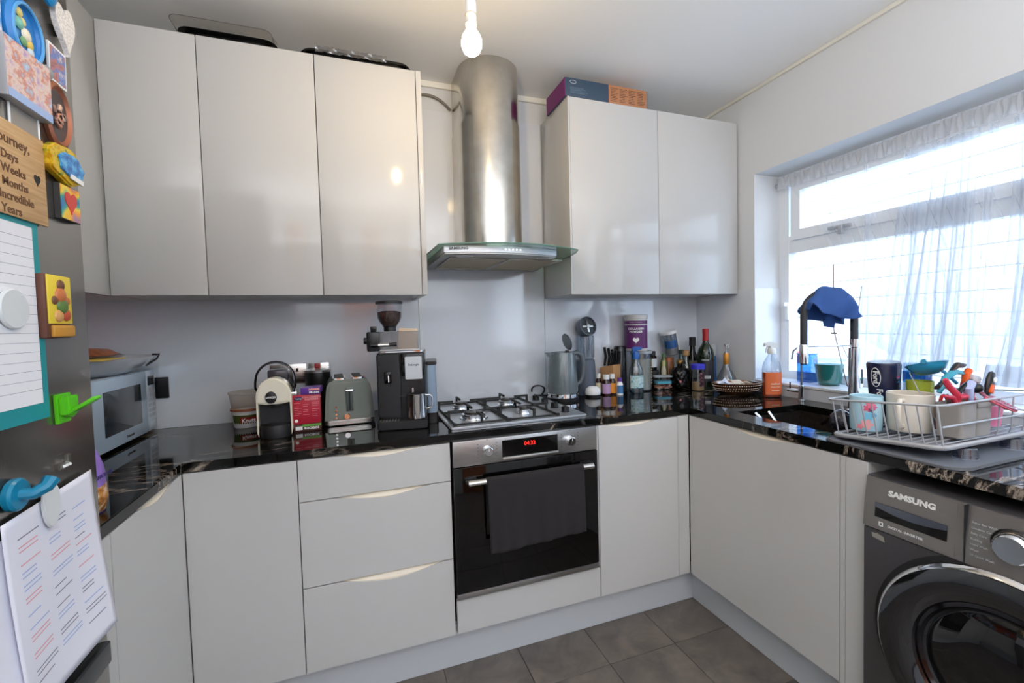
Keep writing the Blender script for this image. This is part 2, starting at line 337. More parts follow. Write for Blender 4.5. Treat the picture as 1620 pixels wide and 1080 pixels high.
# ================================================================== BASE UNITS
ZT, ZB = 0.871, 0.159
def bell(t, c, w, dpt):                      # smooth scooped dip in a door's top edge
    u = abs(t - c) / w
    return 0 if u >= 1 else dpt * (0.5 + 0.5 * math.cos(PI * u)) ** 0.8
def scoop_outline(a, b, z0, z1, c, w, dpt, n=26):
    lo, hi = min(a, b), max(a, b); top = [(t, z1) for t in (lo,)] + [(c - w + 2 * w * i / n, z1 - bell(c - w + 2 * w * i / n, c, w, dpt)) for i in range(n + 1)] + [(hi, z1)]
    return [(lo, z0)] + top + [(hi, z0)]
def front(parent, axis, at, a, b, z0, z1, name='door', sc=None, th=0.018):
    """slab front; axis 'y' faces -y at y=at, 'x' faces -x at x=at, 'X' faces +x at x=at"""
    q = B(); k0, k1 = (at, at + th) if axis in ('y', 'x') else (at - th, at); ax = 'y' if axis == 'y' else 'x'
    poly = scoop_outline(a, b, z0, z1, *sc) if sc else [(a, z0), (a, z1), (b, z1), (b, z0)]
    q.prism(poly, ax, k0, k1, 0.0012 if not sc else 0.0008)
    o = q.make(name, WHITE, parent)
    if sc:                                    # cream finger trough sloping back from the scooped edge
        c, w, dpt = sc; s = 1 if axis in ('y', 'x') else -1; n = 20; g = B()
        def f(u, v):
            t = c - w * 0.98 + 2 * w * 0.98 * u; d = bell(t, c, w, dpt)
            d2 = at + s * (0.0035 + 0.0135 * v); z = z1 - d * (1 - v) ** 1.5 - 0.0012
            return (t, d2, z) if ax == 'y' else (d2, t, z)
        g.grid(f, n, 5); g.make('handle', CREAM, o, solid=0.0008)
    return o
g = 'gloss white base units along the back wall'
u = thing('base_cabinet', 'white base cabinet with plain gloss door left of the drawers', 'cabinet', (-0.66, 0.3, ZB))
u2 = u
def rel(o, parent):
    bpy.context.view_layer.update(); mw = o.matrix_world.copy(); o.parent = parent
    o.matrix_parent_inverse = parent.matrix_world.inverted(); return o
# (children are built in world space and attached with their place kept)
def unit(name, label, cat, loc, carc, fronts, mat=CARC):
    t = thing(name, label, cat, loc); bpy.context.view_layer.update(); inv = t.matrix_world.inverted()
    if carc: B().box(*carc).make('carcass', mat, t)
    for f in fronts: front(t, *f[:-1], **f[-1])
    for k in kids(t):
        k.matrix_parent_inverse = inv
    return t
bpy.data.objects.remove(u)
unit('base_cabinet', 'white base cabinet with plain handleless door left of the three drawers', 'cabinet', (-0.66, 0.3, ZB), (-0.815, 0.02, ZB, -0.508, 0.612, 0.872), [('y', 0, -0.8155, -0.5065, ZB, ZT, {})])
unit('drawer_unit', 'white base unit with three scooped-edge drawers left of the oven', 'drawers', (-0.25, 0.3, ZB), (-0.505, 0.02, ZB, -0.004, 0.612, 0.872),
     [('y', 0, -0.5035, -0.0055, 0.7335, ZT, dict(name='drawer', sc=(-0.245, 0.16, 0.016))), ('y', 0, -0.5035, -0.0055, 0.4465, 0.7305, dict(name='drawer', sc=(-0.235, 0.17, 0.019))), ('y', 0, -0.5035, -0.0055, ZB, 0.4425, dict(name='drawer', sc=(-0.215, 0.19, 0.024)))])
unit('base_cabinet', 'white base cabinet with one door between oven and inner corner', 'cabinet', (0.8, 0.3, ZB), (0.606, 0.02, ZB, 1.064, 0.612, 0.872),
     [('y', 0, 0.606, 1.0005, ZB, ZT, dict(sc=(0.765, 0.15, 0.015))), ('y', 0.003, 1.004, 1.0635, ZB, 0.874, dict(name='filler_panel'))])
unit('sink_cabinet', 'white base cabinet under the sink with wide door and end panel', 'cabinet', (1.3, -0.3, ZB), None,
     [('x', 1.0646, -0.0005, -0.6405, ZB, ZT, dict(sc=(-0.355, 0.17, 0.016))), ('x', 1.0646, -0.6425, -0.6595, 0.0, ZT, dict(name='filler_panel')), ('x', 1.062, -0.661, -0.7205, 0.0, ZT, dict(name='end_panel', th=0.55))])
unit('base_cabinet', 'bluish white base cabinet beside the fridge in the left run', 'cabinet', (-1.1, -0.3, ZB), (-1.415, -0.565, ZB, -0.84, 0.612, 0.872),
     [('X', -0.8168, -0.40, -0.002, ZB, ZT, dict(sc=(-0.17, 0.12, 0.018))), ('X', -0.8168, -0.565, -0.4025, ZB, ZT, dict(name='filler_panel'))])
unit('oven_housing', 'white panel and rails framing the built-in oven', 'cabinet', (0.3, 0.3, ZB), (-0.0035, 0.03, ZB, -0.0005, 0.61, 0.872),
     [('y', 0.0, 0.0035, 0.6035, ZB, 0.283, dict(name='filler_panel')), ('y', 0.002, 0.5965, 0.6045, 0.29, ZT, dict(name='side_strip'))])
struct(B().box(-0.86, 0.054, 0.0005, 1.1216, 0.072, ZB + 0.002, 0.001, 1), 'baseboard_back', KICK)
struct(B().box(1.1216, -0.66, 0.0005, 1.14, 0.072, ZB + 0.002, 0.001, 1), 'baseboard_right', KICK)
struct(B().box(-0.9, -0.565, 0.0005, -0.875, 0.053, ZB + 0.002, 0.001, 1), 'baseboard_left', KICK)

# worktop: one continuous slab with sink hole
gx = [XL + 0.001, -0.8156, 1.0627, 1.18, 1.545, XR - 0.0002]; gy = [-1.5, -0.568, -0.56, -0.15, 0.0, YB - 0.0002]
inc = set()
for i in range(5):
    for j in range(5):
        x, y = (gx[i] + gx[i + 1]) / 2, (gy[j] + gy[j + 1]) / 2
        if (x < gx[1] and y > -0.568) or (y > 0) or (x > gx[2] and not (gx[3] < x < gx[4] and -0.56 < y < -0.15)): inc.add((i, j))
bm = bmesh.new(); VV = {}
def gv(i, j, k):
    if (i, j, k) not in VV: VV[(i, j, k)] = bm.verts.new((gx[i], gy[j], Z if k else 0.876))
    return VV[(i, j, k)]
for i, j in inc:
    bm.faces.new((gv(i, j, 1), gv(i + 1, j, 1), gv(i + 1, j + 1, 1), gv(i, j + 1, 1))); bm.faces.new((gv(i, j, 0), gv(i, j + 1, 0), gv(i + 1, j + 1, 0), gv(i + 1, j, 0)))
    for (di, dj, a, c) in ((-1, 0, (i, j + 1), (i, j)), (1, 0, (i + 1, j), (i + 1, j + 1)), (0, -1, (i, j), (i + 1, j)), (0, 1, (i + 1, j + 1), (i, j + 1))):
        if (i + di, j + dj) not in inc: bm.faces.new((gv(*a, 0), gv(*c, 0), gv(*c, 1), gv(*a, 1)))
bmesh.ops.recalc_face_normals(bm, faces=bm.faces[:])
bmesh.ops.bevel(bm, geom=[e for e in bm.edges if e.calc_face_angle(0) > 1 and max(v.co.z for v in e.verts) > 0.9 and min(v.co.z for v in e.verts) > 0.9], offset=0.0025, segments=2, affect='EDGES')
q = B(); q.b.free(); q.b = bm
tag(q.make('worktop', GRAN), 'polished black granite worktop with pale veins running round three walls', 'worktop')
# sink bowl
SK = M('dark composite sink', (34, 30, 28), 0.3); noise_col(SK, [(0.35, (22, 20, 19)), (0.6, (48, 42, 38)), (0.8, (96, 84, 68))], 60, 8)
sk = thing('sink', 'dark undermounted sink bowl set in the granite under the window', 'sink', (1.36, -0.35, 0.68))
q = B(); x0, x1, y0, y1 = -0.186, 0.191, -0.216, 0.206
q.box(x0, y0, 0.0, x1, y1, 0.012, 0.002).box(x0 - .006, y0, 0.0, x0 + .004, y1, 0.1955).box(x1 - .004, y0, 0.0, x1 + .006, y1, 0.1955).box(x0, y0 - .006, 0.0, x1, y0 + .004, 0.1955).box(x0, y1 - .004, 0.0, x1, y1 + .006, 0.1955)
q.make('bowl', SK, sk, sm=False)
B().lathe([(0, 0.0125), (0.03, 0.0125), (0.042, 0.016), (0.045, 0.0122)]).make('drain', CHR, sk)

# ================================================================== WALL UNITS
UB, UT, UY = 1.4273, 2.3415, 0.2991
def wallunit(label, x0, x1, parts=(), dx=0.0015):
    t = thing('wall_cabinet', label, 'cabinet', ((x0 + x1) / 2, YB, UB)); bpy.context.view_layer.update(); inv = t.matrix_world.inverted()
    B().box(x0 + 0.0005, UY + 0.02, UB + 0.002, x1 - 0.0005, YB - 0.0085, UT - 0.002).make('carcass', CARC, t)
    B().box(x0 + dx, UY, UB, x1 - dx, UY + 0.018, UT, 0.0012).make('door', WHITE, t)
    for k in kids(t): k.matrix_parent_inverse = inv
    return t
t1 = wallunit('white wall cabinet nearest the fridge, above the microwave', -1.0885, -0.8044)
t2 = wallunit('white wall cabinet above the cream pod coffee machine', -0.8044, -0.4224)
t3 = wallunit('white wall cabinet above the espresso machine with end panel', -0.4224, -0.0413)
o = B().box(-0.0405, UY - 0.003, UB, -0.0195, YB - 0.0085, UT, 0.0012).make('end_panel', WHITE, t3); o.matrix_parent_inverse = Matrix.Translation(t3.location).inverted()
t4 = wallunit('white wall cabinet just right of the extractor hood', 0.66, 1.1518)
o = B().box(0.6505, UY - 0.003, UB, 0.6595, YB - 0.0085, UT, 0.0012).make('end_panel', WHITE, t4); o.matrix_parent_inverse = Matrix.Translation(t4.location).inverted()
t5 = wallunit('white wall cabinet in the corner beside the window', 1.1518, 1.6665)
t = thing('wall_cabinet', 'white wall cabinet turning along the left wall behind the fridge', 'cabinet', (-1.25, 0, UB)); inv = Matrix.Translation((-1.25, 0, UB)).inverted()
o = B().box(XL + 0.002, -0.56, UB + 0.002, -1.108, YB - 0.0085, UT - 0.002).make('carcass', CARC, t); o.matrix_parent_inverse = inv
o = B().box(-1.107, -0.56, UB, -1.0892, UY + 0.017, UT, 0.0012).make('door', WHITE, t); o.matrix_parent_inverse = inv

# ================================================================== OVEN
ov = thing('oven', 'built-in steel and black glass oven below the hob', 'oven', (0.295, 0.0, 0.297))
W = 0.2925
B().box(-W + 0.004, 0.003, 0.004, W - 0.008, 0.54, 0.574).make('body', STEELD, ov)
cp = B().box(-W, -0.018, 0.486, W, 0.003, 0.579, 0.0015).make('control_panel', STEELD, ov)
B().box(-0.108, -0.0192, 0.503, 0.119, -0.0178, 0.566).make('display', BLKG, ov)
B().box(-0.106, -0.0235, 0.493, 0.121, -0.018, 0.501, 0.001).make('display_trim', STEEL, ov)
RED = M('red display digits', (255, 30, 20), 0.5, emit=2.2)
text('04:32', 0.021, RED, ov, (0.003, -0.0194, 0.545))
PRN = M('grey print', (110, 110, 112), 0.6)
for x in (-0.165, 0.172):
    k = B().cyl((x, -0.018, 0.536), 0.0195, 0.006, '-y').cyl((x, -0.024, 0.536), 0.017, 0.018, '-y', bev=0.002).make('knob', CHR, ov)
    B().box(x - 0.001, -0.0428, 0.538, x + 0.001, -0.0418, 0.551).make('pointer', WHT, k)
    b = B()
    for i in range(5):
        for s in (-1, 1): b.box(x + s * 0.036 - 0.003, -0.0184, 0.512 + i * 0.012, x + s * 0.036 + 0.003, -0.0179, 0.5135 + i * 0.012 + 0.002)
    b.box(x - 0.004, -0.0184, 0.574, x + 0.004, -0.0179, 0.5765)
    tag(b.make('printed_symbols', PRN, ov), kind='stuff')
dr = B().box(-W, -0.02, 0.022, W, 0.002, 0.483, 0.0015).make('oven_door', BLKG, ov)
B().box(-W, -0.02, 0.0, W, 0.002, 0.0205, 0.001).make('base_trim', STEELD, ov)
hb = B().tube([(-0.25, -0.062, 0.438), (0.25, -0.062, 0.438)], 0.0095, 12, flat=1.15).make('handle', STEEL, dr)
for x in (-0.235, 0.235): B().box(x - 0.022, -0.055, 0.431, x + 0.022, -0.019, 0.447, 0.003).make('bracket', BLK, hb)
# towel over the oven handle
TWD = M('black towelling', (38, 35, 36), 0.95, bump=0.9, bs=500)
def towelf(u, v):
    x = 0.11 + 0.387 * u; z0 = 0.7525 - 0.002 * math.sin(PI * u)
    L = 0.262 - 0.018 * u
    if v < 0.12: a = v / 0.12 * PI; return (x, -0.062 + 0.0125 * math.cos(a), 0.735 + 0.0125 * math.sin(a))
    t = (v - 0.12) / 0.88; wv = 0.0035 * math.sin(u * 17 + 1.0) * t + 0.002 * math.sin(u * 41) * t
    return (x + 0.006 * t * (0.5 - u) + 0.004 * t, -0.0755 - 0.004 * t + wv, 0.735 - L * t)
tw = B().grid(towelf, 40, 30)
def towelb(u, v):
    return (0.112 + 0.383 * u, -0.0485 + 0.0015 * math.sin(u * 15) * v, 0.735 - 0.2 * v)
tw.grid(towelb, 30, 10)
tag(tw.make('hand_towel', TWD, solid=0.004), 'black towel folded over the oven door handle', 'towel')

# ================================================================== HOB
HP = M('hob steel plate', (196, 200, 204), 0.34, metal=0.8)
hb = thing('gas_hob', 'four-burner steel gas hob with black pan supports', 'hob', (0.011, 0.056, Z))
B().prism(rrect(0, 0, 0.578, 0.505, 0.008), 'z', 0.0003, 0.009, 0.003).make('hob_plate', HP, hb)
def burner(x, y, r):
    k = B().lathe([(0, 0.009), (r * 1.25, 0.009), (r * 1.2, 0.013), (r, 0.014), (r, 0.027), (r * 0.9, 0.029), (0, 0.029)], (x, y, 0), 24).make('burner', CHR, hb)
    B().lathe([(0, 0.029), (r * 0.82, 0.029), (r * 0.85, 0.032), (r * 0.75, 0.036), (0, 0.036)], (x, y, 0), 24).make('burner_cap', M('burner enamel', (60, 58, 56), 0.35, metal=0.6), k)
for x, y, r in ((0.125, 0.14, 0.048), (0.125, 0.375, 0.034), (0.345, 0.14, 0.024), (0.345, 0.375, 0.034)): burner(x, y, r)
def pansupport(x0, x1):
    y0, y1, zt, w = 0.022, 0.48, 0.047, 0.0045
    b = B()
    b.tube([(x0, y0, 0.014), (x1, y0, 0.014), (x1, y1, 0.014), (x0, y1, 0.014)], 0.0045, 6, closed=True)
    b.box(x0, 0.247, 0.011, x1, 0.256, 0.02)
    xc = (x0 + x1) / 2
    for yc in (0.14, 0.375):
        for (sx_, sy_, L) in ((x0, yc, 1), (x1, yc, -1)):
            b.box(min(sx_, sx_ + L * 0.065), yc - w, zt - 0.009, max(sx_, sx_ + L * 0.065), yc + w, zt, 0.0012); b.box(sx_ - w, yc - w, 0.012, sx_ + w, yc + w, zt)
        for yy, s in ((y0 if yc < 0.2 else 0.251, 1), (0.251 if yc < 0.2 else y1, -1)):
            b.box(xc - w, min(yy, yy + s * 0.07), zt - 0.009, xc + w, max(yy, yy + s * 0.07), zt, 0.0012); b.box(xc - w, yy - w, 0.012, xc + w, yy + w, zt)
    for x in (x0, x1):
        for y in (y0, y1): b.box(x - 0.006, y - 0.006, 0.0085, x + 0.006, y + 0.006, 0.02)
    b.make('pan_support', IRON, hb)
pansupport(0.022, 0.232); pansupport(0.242, 0.452)
for y in (0.08, 0.19, 0.30, 0.41):
    B().cyl((0.515, y, 0.009), 0.019, 0.004).cyl((0.515, y, 0.013), 0.0165, 0.02, bev=0.002).box(0.513, y - 0.016, 0.03, 0.517, y + 0.016, 0.037).make('knob', BLK, hb)

# ================================================================== HOOD
hd = thing('extractor_hood', 'steel chimney extractor hood with curved glass canopy over the hob', 'extractor hood', (0, 0, 1.572))
pl = [(0.022, 0.13), (0.12, 0.10), (0.22, 0.092), (0.32, 0.097), (0.42, 0.115), (0.505, 0.145), (0.60, 0.57), (0.60, 0.61), (0.02, 0.61), (0.012, 0.57)]
B().prism(pl, 'z', 0.006, 0.030).make('body', STEELD, hd)
B().prism([(x * 0.99 + 0.003, y * 0.985 + 0.006) for x, y in pl], 'z', 0.0, 0.006).make('underside', M('hood underside steel', (150, 148, 142), 0.35, metal=1), hd)
gl = clear('green canopy glass', (206, 228, 216), 0.04); ged = M('green glass edge', (120, 168, 150), 0.1, trans=0.4)
top = [(-0.012, 0.61), (-0.012, 0.45), (0.0, 0.12)] + [(0.0 + 0.6 * t, 0.12 - 0.085 * math.sin(PI * t) ** 0.9 + 0.012 * t) for t in [i / 18 for i in range(1, 18)]] + [(0.602, 0.135), (0.628, 0.20), (0.645, 0.29), (0.645, 0.61)]
B().prism(top, 'z', 0.031, 0.036).make('glass_canopy', gl, hd)
B().tube([(x, y, 0.0335) for x, y in top], 0.003, 6).make('glass_edge', ged, hd)
def chim(z0, z1, k):
    pts = [(0.3185 + 0.147 * k * math.cos(a), 0.47 - 0.15 * k * math.sin(a)) for a in [PI * i / 28 for i in range(29)]]
    pts = [(0.3185 + 0.147 * k, 0.612)] + pts + [(0.3185 - 0.147 * k, 0.612)]
    return B().prism(pts, 'z', z0, z1)
CHM = M('chimney steel', (200, 195, 186), 0.17, metal=1); noise_col(CHM, [(0.35, (196, 191, 182)), (0.65, (212, 208, 200))], 9, 4); brushed(CHM, (1, 1, 60), 5, 0.03)
chim(0.0365, 0.645, 1.0).make('lower_chimney', CHM, hd); chim(0.645, ZC - 1.572 - 0.001, 0.975).make('upper_chimney', CHM, hd)
FLT = M('mesh filter', (165, 150, 120), 0.45, metal=0.8); 
for (x0, x1) in ((0.06, 0.30), (0.312, 0.555)):
    k = 0.03 if x0 < 0.1 else 0
    B().prism([(x0, 0.20), (x1 - 0.012 * (k == 0) - 0.0, 0.20), (x1, 0.53), (x0 + 0.01, 0.53)], 'z', -0.004, -0.0002).make('filter', FLT, hd)
    B().tube([(x0, 0.20, -0.004), (x1, 0.20, -0.004), (x1, 0.53, -0.004), (x0, 0.53, -0.004)], 0.003, 4, closed=True).make('filter_frame', STEEL, hd)
for x in (0.11, 0.455): B().lathe([(0, -0.004), (0.026, -0.004), (0.03, -0.0005)], (x, 0.165, 0), 24, sx=1.3, sy=0.8).make('spot_lamp', M('lamp lens', (225, 225, 220), 0.2), hd)
text('SAMSUNG', 0.0125, M('dark print', (50, 50, 52), 0.5), hd, (0.075, 0.1095, 0.0195), rot=(PI / 2, 0, -0.22), bold=0.0003, sx=1.3)
for i in range(6): B().cyl((0.245 + 0.0155 * i, 0.0965 + 0.0002 * i, 0.0185), 0.0042 if i else 0.002, 0.003, '-y', 12).make('button', CHR, hd)
# cable looping behind chimney
tag(B().tube([(-0.018 + 0.185 * t, 0.602, 2.395 + 0.018 * math.sin(PI * t * 0.9) - 0.05 * t ** 3) for t in [i / 16 for i in range(17)]], 0.006, 8).make('cable', M('grey cable', (120, 112, 100), 0.6)), 'thin grey cable looping along wall top beside hood chimney', 'cable')

# ================================================================== PENDANT BULB
bl = thing('pendant_light', 'bare glowing white bulb hanging from the ceiling', 'light', (0.045, -0.278, 2.122))
B().lathe([(0, -0.036), (0.012, -0.034), (0.023, -0.025), (0.0295, -0.01), (0.030, 0.004), (0.026, 0.019), (0.019, 0.030), (0.015, 0.036)], seg=28).make('bulb', M('glowing bulb', (255, 220, 158), 0.4, emit=175), bl)
b = B().lathe([(0.014, 0.0345), (0.0145, 0.052), (0.0155, 0.053), (0.0155, 0.080), (0.0165, 0.081), (0.0165, 0.11), (0.0145, 0.125), (0.006, 0.135), (0, 0.136)], seg=24)
b.make('lamp_holder', WHT, bl)
for z in (0.0525, 0.0805): B().lathe([(0.0158, -0.0008), (0.0172, 0), (0.0158, 0.0008)], (0, 0, z), 24).make('ring', M('holder seam', (120, 110, 98), 0.6), bl)
B().tube([(0, 0, 0.135), (0, 0, ZC - 2.122 - 0.02)], 0.003).make('cord', WHT, bl)
B().lathe([(0.0, -0.02), (0.03, -0.018), (0.045, -0.004), (0.045, 0)], (0, 0, ZC - 2.122 - 0.0005)).make('ceiling_rose', WHT, bl)

# ================================================================== FRIDGE
FX0 = -0.752
FRG = M('brushed dark steel fridge', (150, 147, 143), 0.22, metal=0.9); brushed(FRG, (1, 120, 1), 4, 0.06)
fr = thing('fridge_freezer', 'tall dark steel fridge freezer covered in magnets at the left edge', 'fridge', (-1.08, -0.9, 0))
def fb(n, mat, *a, bev=0.0, par=None, **k):
    o = B().box(*a, bev, 3).make(n, mat, par or fr, **k)
    if (par or fr) is fr: o.matrix_parent_inverse = Matrix.Translation((1.08, 0.9, 0))
    return o
fb('body', M('fridge side', (70, 70, 72), 0.4, metal=0.5), -1.41, -1.16, 0.02, -0.81, -0.578, 1.98, bev=0.004)
fb('fridge_door', FRG, -0.81, -1.165, 0.775, FX0, -0.573, 1.99, bev=0.006)
fb('freezer_door', FRG, -0.81, -1.165, 0.03, FX0, -0.573, 0.765, bev=0.006)
o = fb('handle_recess', DARK, -0.79, -1.1, 0.7655, FX0 + 0.0005, -0.60, 0.7745)
o = fb('handle', M('dark handle bar', (70, 72, 76), 0.25, metal=0.8), FX0 - 0.001, -0.80, 0.786, FX0 + 0.007, -0.625, 0.801, bev=0.003)
fb('handle', M('dark handle bar', (70, 72, 76), 0.25), FX0 - 0.001, -0.80, 0.715, FX0 + 0.016, -0.60, 0.755, bev=0.004)
MX = FX0 + 0.0003
def mg(name, label, y, z, cat='magnet', rx=0.0, group='magnets and papers on the fridge door'):
    """local frame on the fridge door: x = along +y, y = up, z = out of the door; rx leans it in the door plane"""
    t = thing(name, label, cat, (MX, y, z), group=group)
    t.matrix_world = Matrix.Translation((MX, y, z)) @ Matrix(((0, 0, 1, 0), (1, 0, 0, 0), (0, 1, 0, 0), (0, 0, 0, 1))) @ Matrix.Rotation(rx, 4, 'Z')
    return t
def pic(name, stops, scale, det=3, seed=0.0):
    a = M(name, (200, 200, 200), 0.35); r = noise_col(a, stops, scale, det); a.node_tree.nodes['Mapping'].inputs['Location'].default_value = (seed, seed * .7, seed * .3); return a
# blue oval relief magnet
t = mg('oval_magnet', 'blue oval resin magnet with raised flowers and rope rim', -0.703, 1.737)
BL = M('blue resin', (38, 122, 190), 0.35)
B().lathe([(0, 0), (0.046, 0), (0.047, 0.007), (0.043, 0.012), (0.036, 0.010), (0.034, 0.006), (0, 0.006)], seg=32, sx=0.8, sy=1.0).make('base', BL, t)
B().tube([(0.039 * 0.8 * math.cos(a), 0.039 * math.sin(a), 0.0115) for a in [2 * PI * i / 32 for i in range(32)]], 0.0025, 6, closed=True).make('rope_rim', M('light blue rim', (84, 160, 214), 0.4), t)
for i, (c, x, y, r) in enumerate((((226, 206, 120), -0.010, 0.024, 0.007), ((120, 190, 170), -0.012, 0.008, 0.009), ((236, 226, 200), 0.002, -0.002, 0.010), ((228, 196, 90), 0.008, -0.012, 0.008), ((200, 216, 220), 0.010, -0.022, 0.007), ((230, 210, 140), -0.003, 0.014, 0.006), ((110, 160, 110), -0.004, -0.014, 0.007))):
    B().ball((x, y, 0.0075), r, (1, 1, 0.4), 10).make('flower', M('relief %d' % i, c, 0.4), t)
# white heart
t = mg('heart_magnet', 'white speckled heart magnet at the fridge door edge', -0.605, 1.800, rx=0.12)
WS = M('speckled white', (228, 224, 218), 0.45); noise_col(WS, [(0.4, (206, 200, 196)), (0.6, (236, 232, 226))], 260, 3)
B().prism(heart(0.052, 0.078), 'z', 0.003, 0.011, 0.002).make('heart', WS, t); B().cyl((0, 0, 0), 0.009, 0.003).make('magnet_disc', DARK, t)
# blue magnet at top
t = mg('hook_magnet', 'bright blue curved magnet at the top edge of the photo', -0.650, 1.835)
B().ball((0, 0, 0.012), 0.018, (0.8, 1.3, 0.5), 14).make('body', M('bright blue plastic', (28, 128, 186), 0.3), t); B().cyl((0, 0, 0), 0.008, 0.006).make('magnet_disc', DARK, t)
# small portrait photo
t = mg('photo_magnet', 'small white-bordered photo magnet of two people under the heart', -0.622, 1.733, rx=-0.03)
B().box(-0.022, -0.03, 0.001, 0.022, 0.03, 0.004).make('card', WHT, t)
B().box(-0.019, -0.026, 0.0038, 0.019, 0.026, 0.0045).make('picture', pic('tiny photo', [(0.3, (60, 70, 110)), (0.45, (190, 120, 110)), (0.55, (70, 120, 190)), (0.7, (230, 200, 180))], 60, 4), t)
# city photo block
t = mg('photo_magnet', 'thick city view photo block magnet above the wooden plaque', -0.712, 1.665)
B().box(-0.047, -0.042, 0.0, 0.047, 0.042, 0.014, 0.001).make('block', M('grey block', (170, 170, 172), 0.4), t)
B().box(-0.046, -0.041, 0.0138, 0.046, 0.041, 0.0148).make('picture', pic('city photo', [(0.3, (180, 140, 190)), (0.45, (226, 206, 196)), (0.55, (206, 130, 110)), (0.65, (170, 200, 226)), (0.8, (236, 240, 246))], 45, 4, 2.0), t)
text('Florence', 0.012, M('blue ink', (60, 90, 170), 0.5), t, (0, -0.034, 0.0149), rot=(0, 0, 0)) if False else None
B().box(-0.046, -0.041, 0.0146, 0.046, -0.029, 0.0152).make('caption_band', M('pale blue band', (160, 186, 226), 0.4), t)
# small postcard at left edge
t = mg('photo_magnet', 'narrow postcard magnet at the very top left edge', -0.762, 1.735)
B().box(-0.02, -0.04, 0.0, 0.02, 0.04, 0.004).make('card', pic('postcard', [(0.35, (70, 150, 210)), (0.5, (230, 230, 235)), (0.6, (200, 120, 160)), (0.7, (220, 190, 90))], 30, 3, 5.0), t)
# small clear round magnet
t = mg('round_magnet', 'small clear glass magnet beside the copper oval', -0.652, 1.708)
B().lathe([(0, 0), (0.011, 0), (0.011, 0.006), (0.006, 0.010), (0, 0.011)], seg=18).make('glass', M('glass bead', (210, 210, 214), 0.08, trans=0.5), t)
# copper oval plaque
COP = M('aged copper', (166, 104, 78), 0.38, metal=0.7)
t = mg('oval_magnet', 'oval copper relief plaque magnet with dark centre', -0.632, 1.650)
B().lathe([(0, 0), (0.052, 0), (0.053, 0.006), (0.047, 0.009), (0.041, 0.0045), (0, 0.0045)], seg=32, sx=0.62, sy=1.0).make('plaque', COP, t)
B().lathe([(0, 0.005), (0.0405, 0.0046)], seg=32, sx=0.62).make('field', M('dark relief field', (70, 62, 66), 0.4, metal=0.3), t)
for i in range(14):
    a = R.uniform(0, 6.28); q = R.uniform(0, 0.028); B().box(-0.004, -0.006, 0.004, 0.004, 0.006, 0.009, 0.002).xf(Matrix.Translation((0.62 * q * math.cos(a), q * math.sin(a) - 0.004, 0)) @ Matrix.Rotation(R.uniform(0, 3), 4, 'Z')).make('relief_house', M('rose relief %d' % (i % 3), [(196, 140, 120), (150, 120, 112), (216, 180, 160)][i % 3], 0.4, metal=0.4), t)
# yellow and blue island magnet
t = mg('souvenir_magnet', 'yellow and blue seaside souvenir magnet', -0.632, 1.572, rx=-0.1)
pts = [(0.046 * math.cos(a) * (1 + 0.07 * math.sin(7 * a)), 0.030 * math.sin(a) * (1 + 0.08 * math.cos(5 * a))) for a in [2 * PI * i / 36 for i in range(36)]]
B().prism(pts, 'z', 0, 0.014, 0.003).make('base', pic('yellow rock', [(0.4, (200, 150, 20)), (0.55, (226, 190, 40)), (0.7, (110, 130, 40))], 80, 3), t)
B().prism([(x * 0.7 + 0.006, y * 0.66) for x, y in pts], 'z', 0.0135, 0.017, 0.001).make('sea', pic('blue sea', [(0.35, (30, 90, 170)), (0.5, (60, 150, 210)), (0.62, (120, 190, 220)), (0.75, (50, 110, 90))], 70, 3), t)
B().box(0.0, -0.022, 0.0165, 0.032, -0.014, 0.0185).make('white_base', WHT, t)
# heart on colours
t = mg('heart_magnet', 'small rectangular magnet with red heart on yellow and blue', -0.621, 1.512)
B().box(-0.026, -0.028, 0, 0.026, 0.028, 0.008).make('block', M('dark block', (64, 60, 58), 0.5), t)
B().box(-0.025, -0.027, 0.0078, 0.025, 0.027, 0.0088).make('picture', pic('rainbow', [(0.3, (30, 90, 180)), (0.42, (60, 160, 140)), (0.5, (240, 210, 60)), (0.6, (240, 150, 50)), (0.75, (50, 110, 190))], 25, 1), t)
B().prism(heart(0.032, 0.036), 'z', 0.0086, 0.0098).make('heart', M('red heart', (206, 60, 52), 0.4), t)
# white frame behind plaque
t = mg('frame_magnet', 'thin white frame sticking out behind the wooden plaque', -0.706, 1.592)
B().prism([(-0.03, -0.04), (0.03, -0.04), (0.03, 0.04), (-0.03, 0.04)], 'z', 0, 0.0015).make('backing', M('grey card', (150, 146, 140), 0.5), t)
B().tube([(-0.03, -0.04, 0.0015), (0.03, -0.04, 0.0015), (0.03, 0.04, 0.0015), (-0.03, 0.04, 0.0015)], 0.0018, 4, closed=True).make('frame', WHT, t)
# wooden plaque
PLY = M('pale plywood', (196, 158, 112), 0.55); noise_col(PLY, [(0.35, (184, 144, 98)), (0.65, (208, 172, 126))], 14, 6, (1, 14, 1))
t = mg('wooden_plaque', 'pale plywood plaque with burnt lettering and black heart', -0.738, 1.528, 'plaque')
B().box(-0.065, -0.066, 0.0025, 0.062, 0.064, 0.0065, 0.0008).make('board', PLY, t)
INK = M('burnt lettering', (104, 70, 44), 0.6)
for i, s in enumerate(('journey,', 'Days', 'Weeks', 'Months', 'Incredible', 'Years')):
    text(s, 0.0165 if i else 0.02, INK, t, (-0.004 + (0.0, -0.008, -0.002, 0.0, 0.002, -0.01)[i], 0.038 - 0.0185 * i - (0.004 if i else 0), 0.0066), rot=(0, 0, 0), bold=0.0003)
B().prism(heart(0.014, 0.017), 'z', 0.0064, 0.0069).xf(Matrix.Translation((0.042, -0.002, 0))).make('heart_cutout', DARK, t)
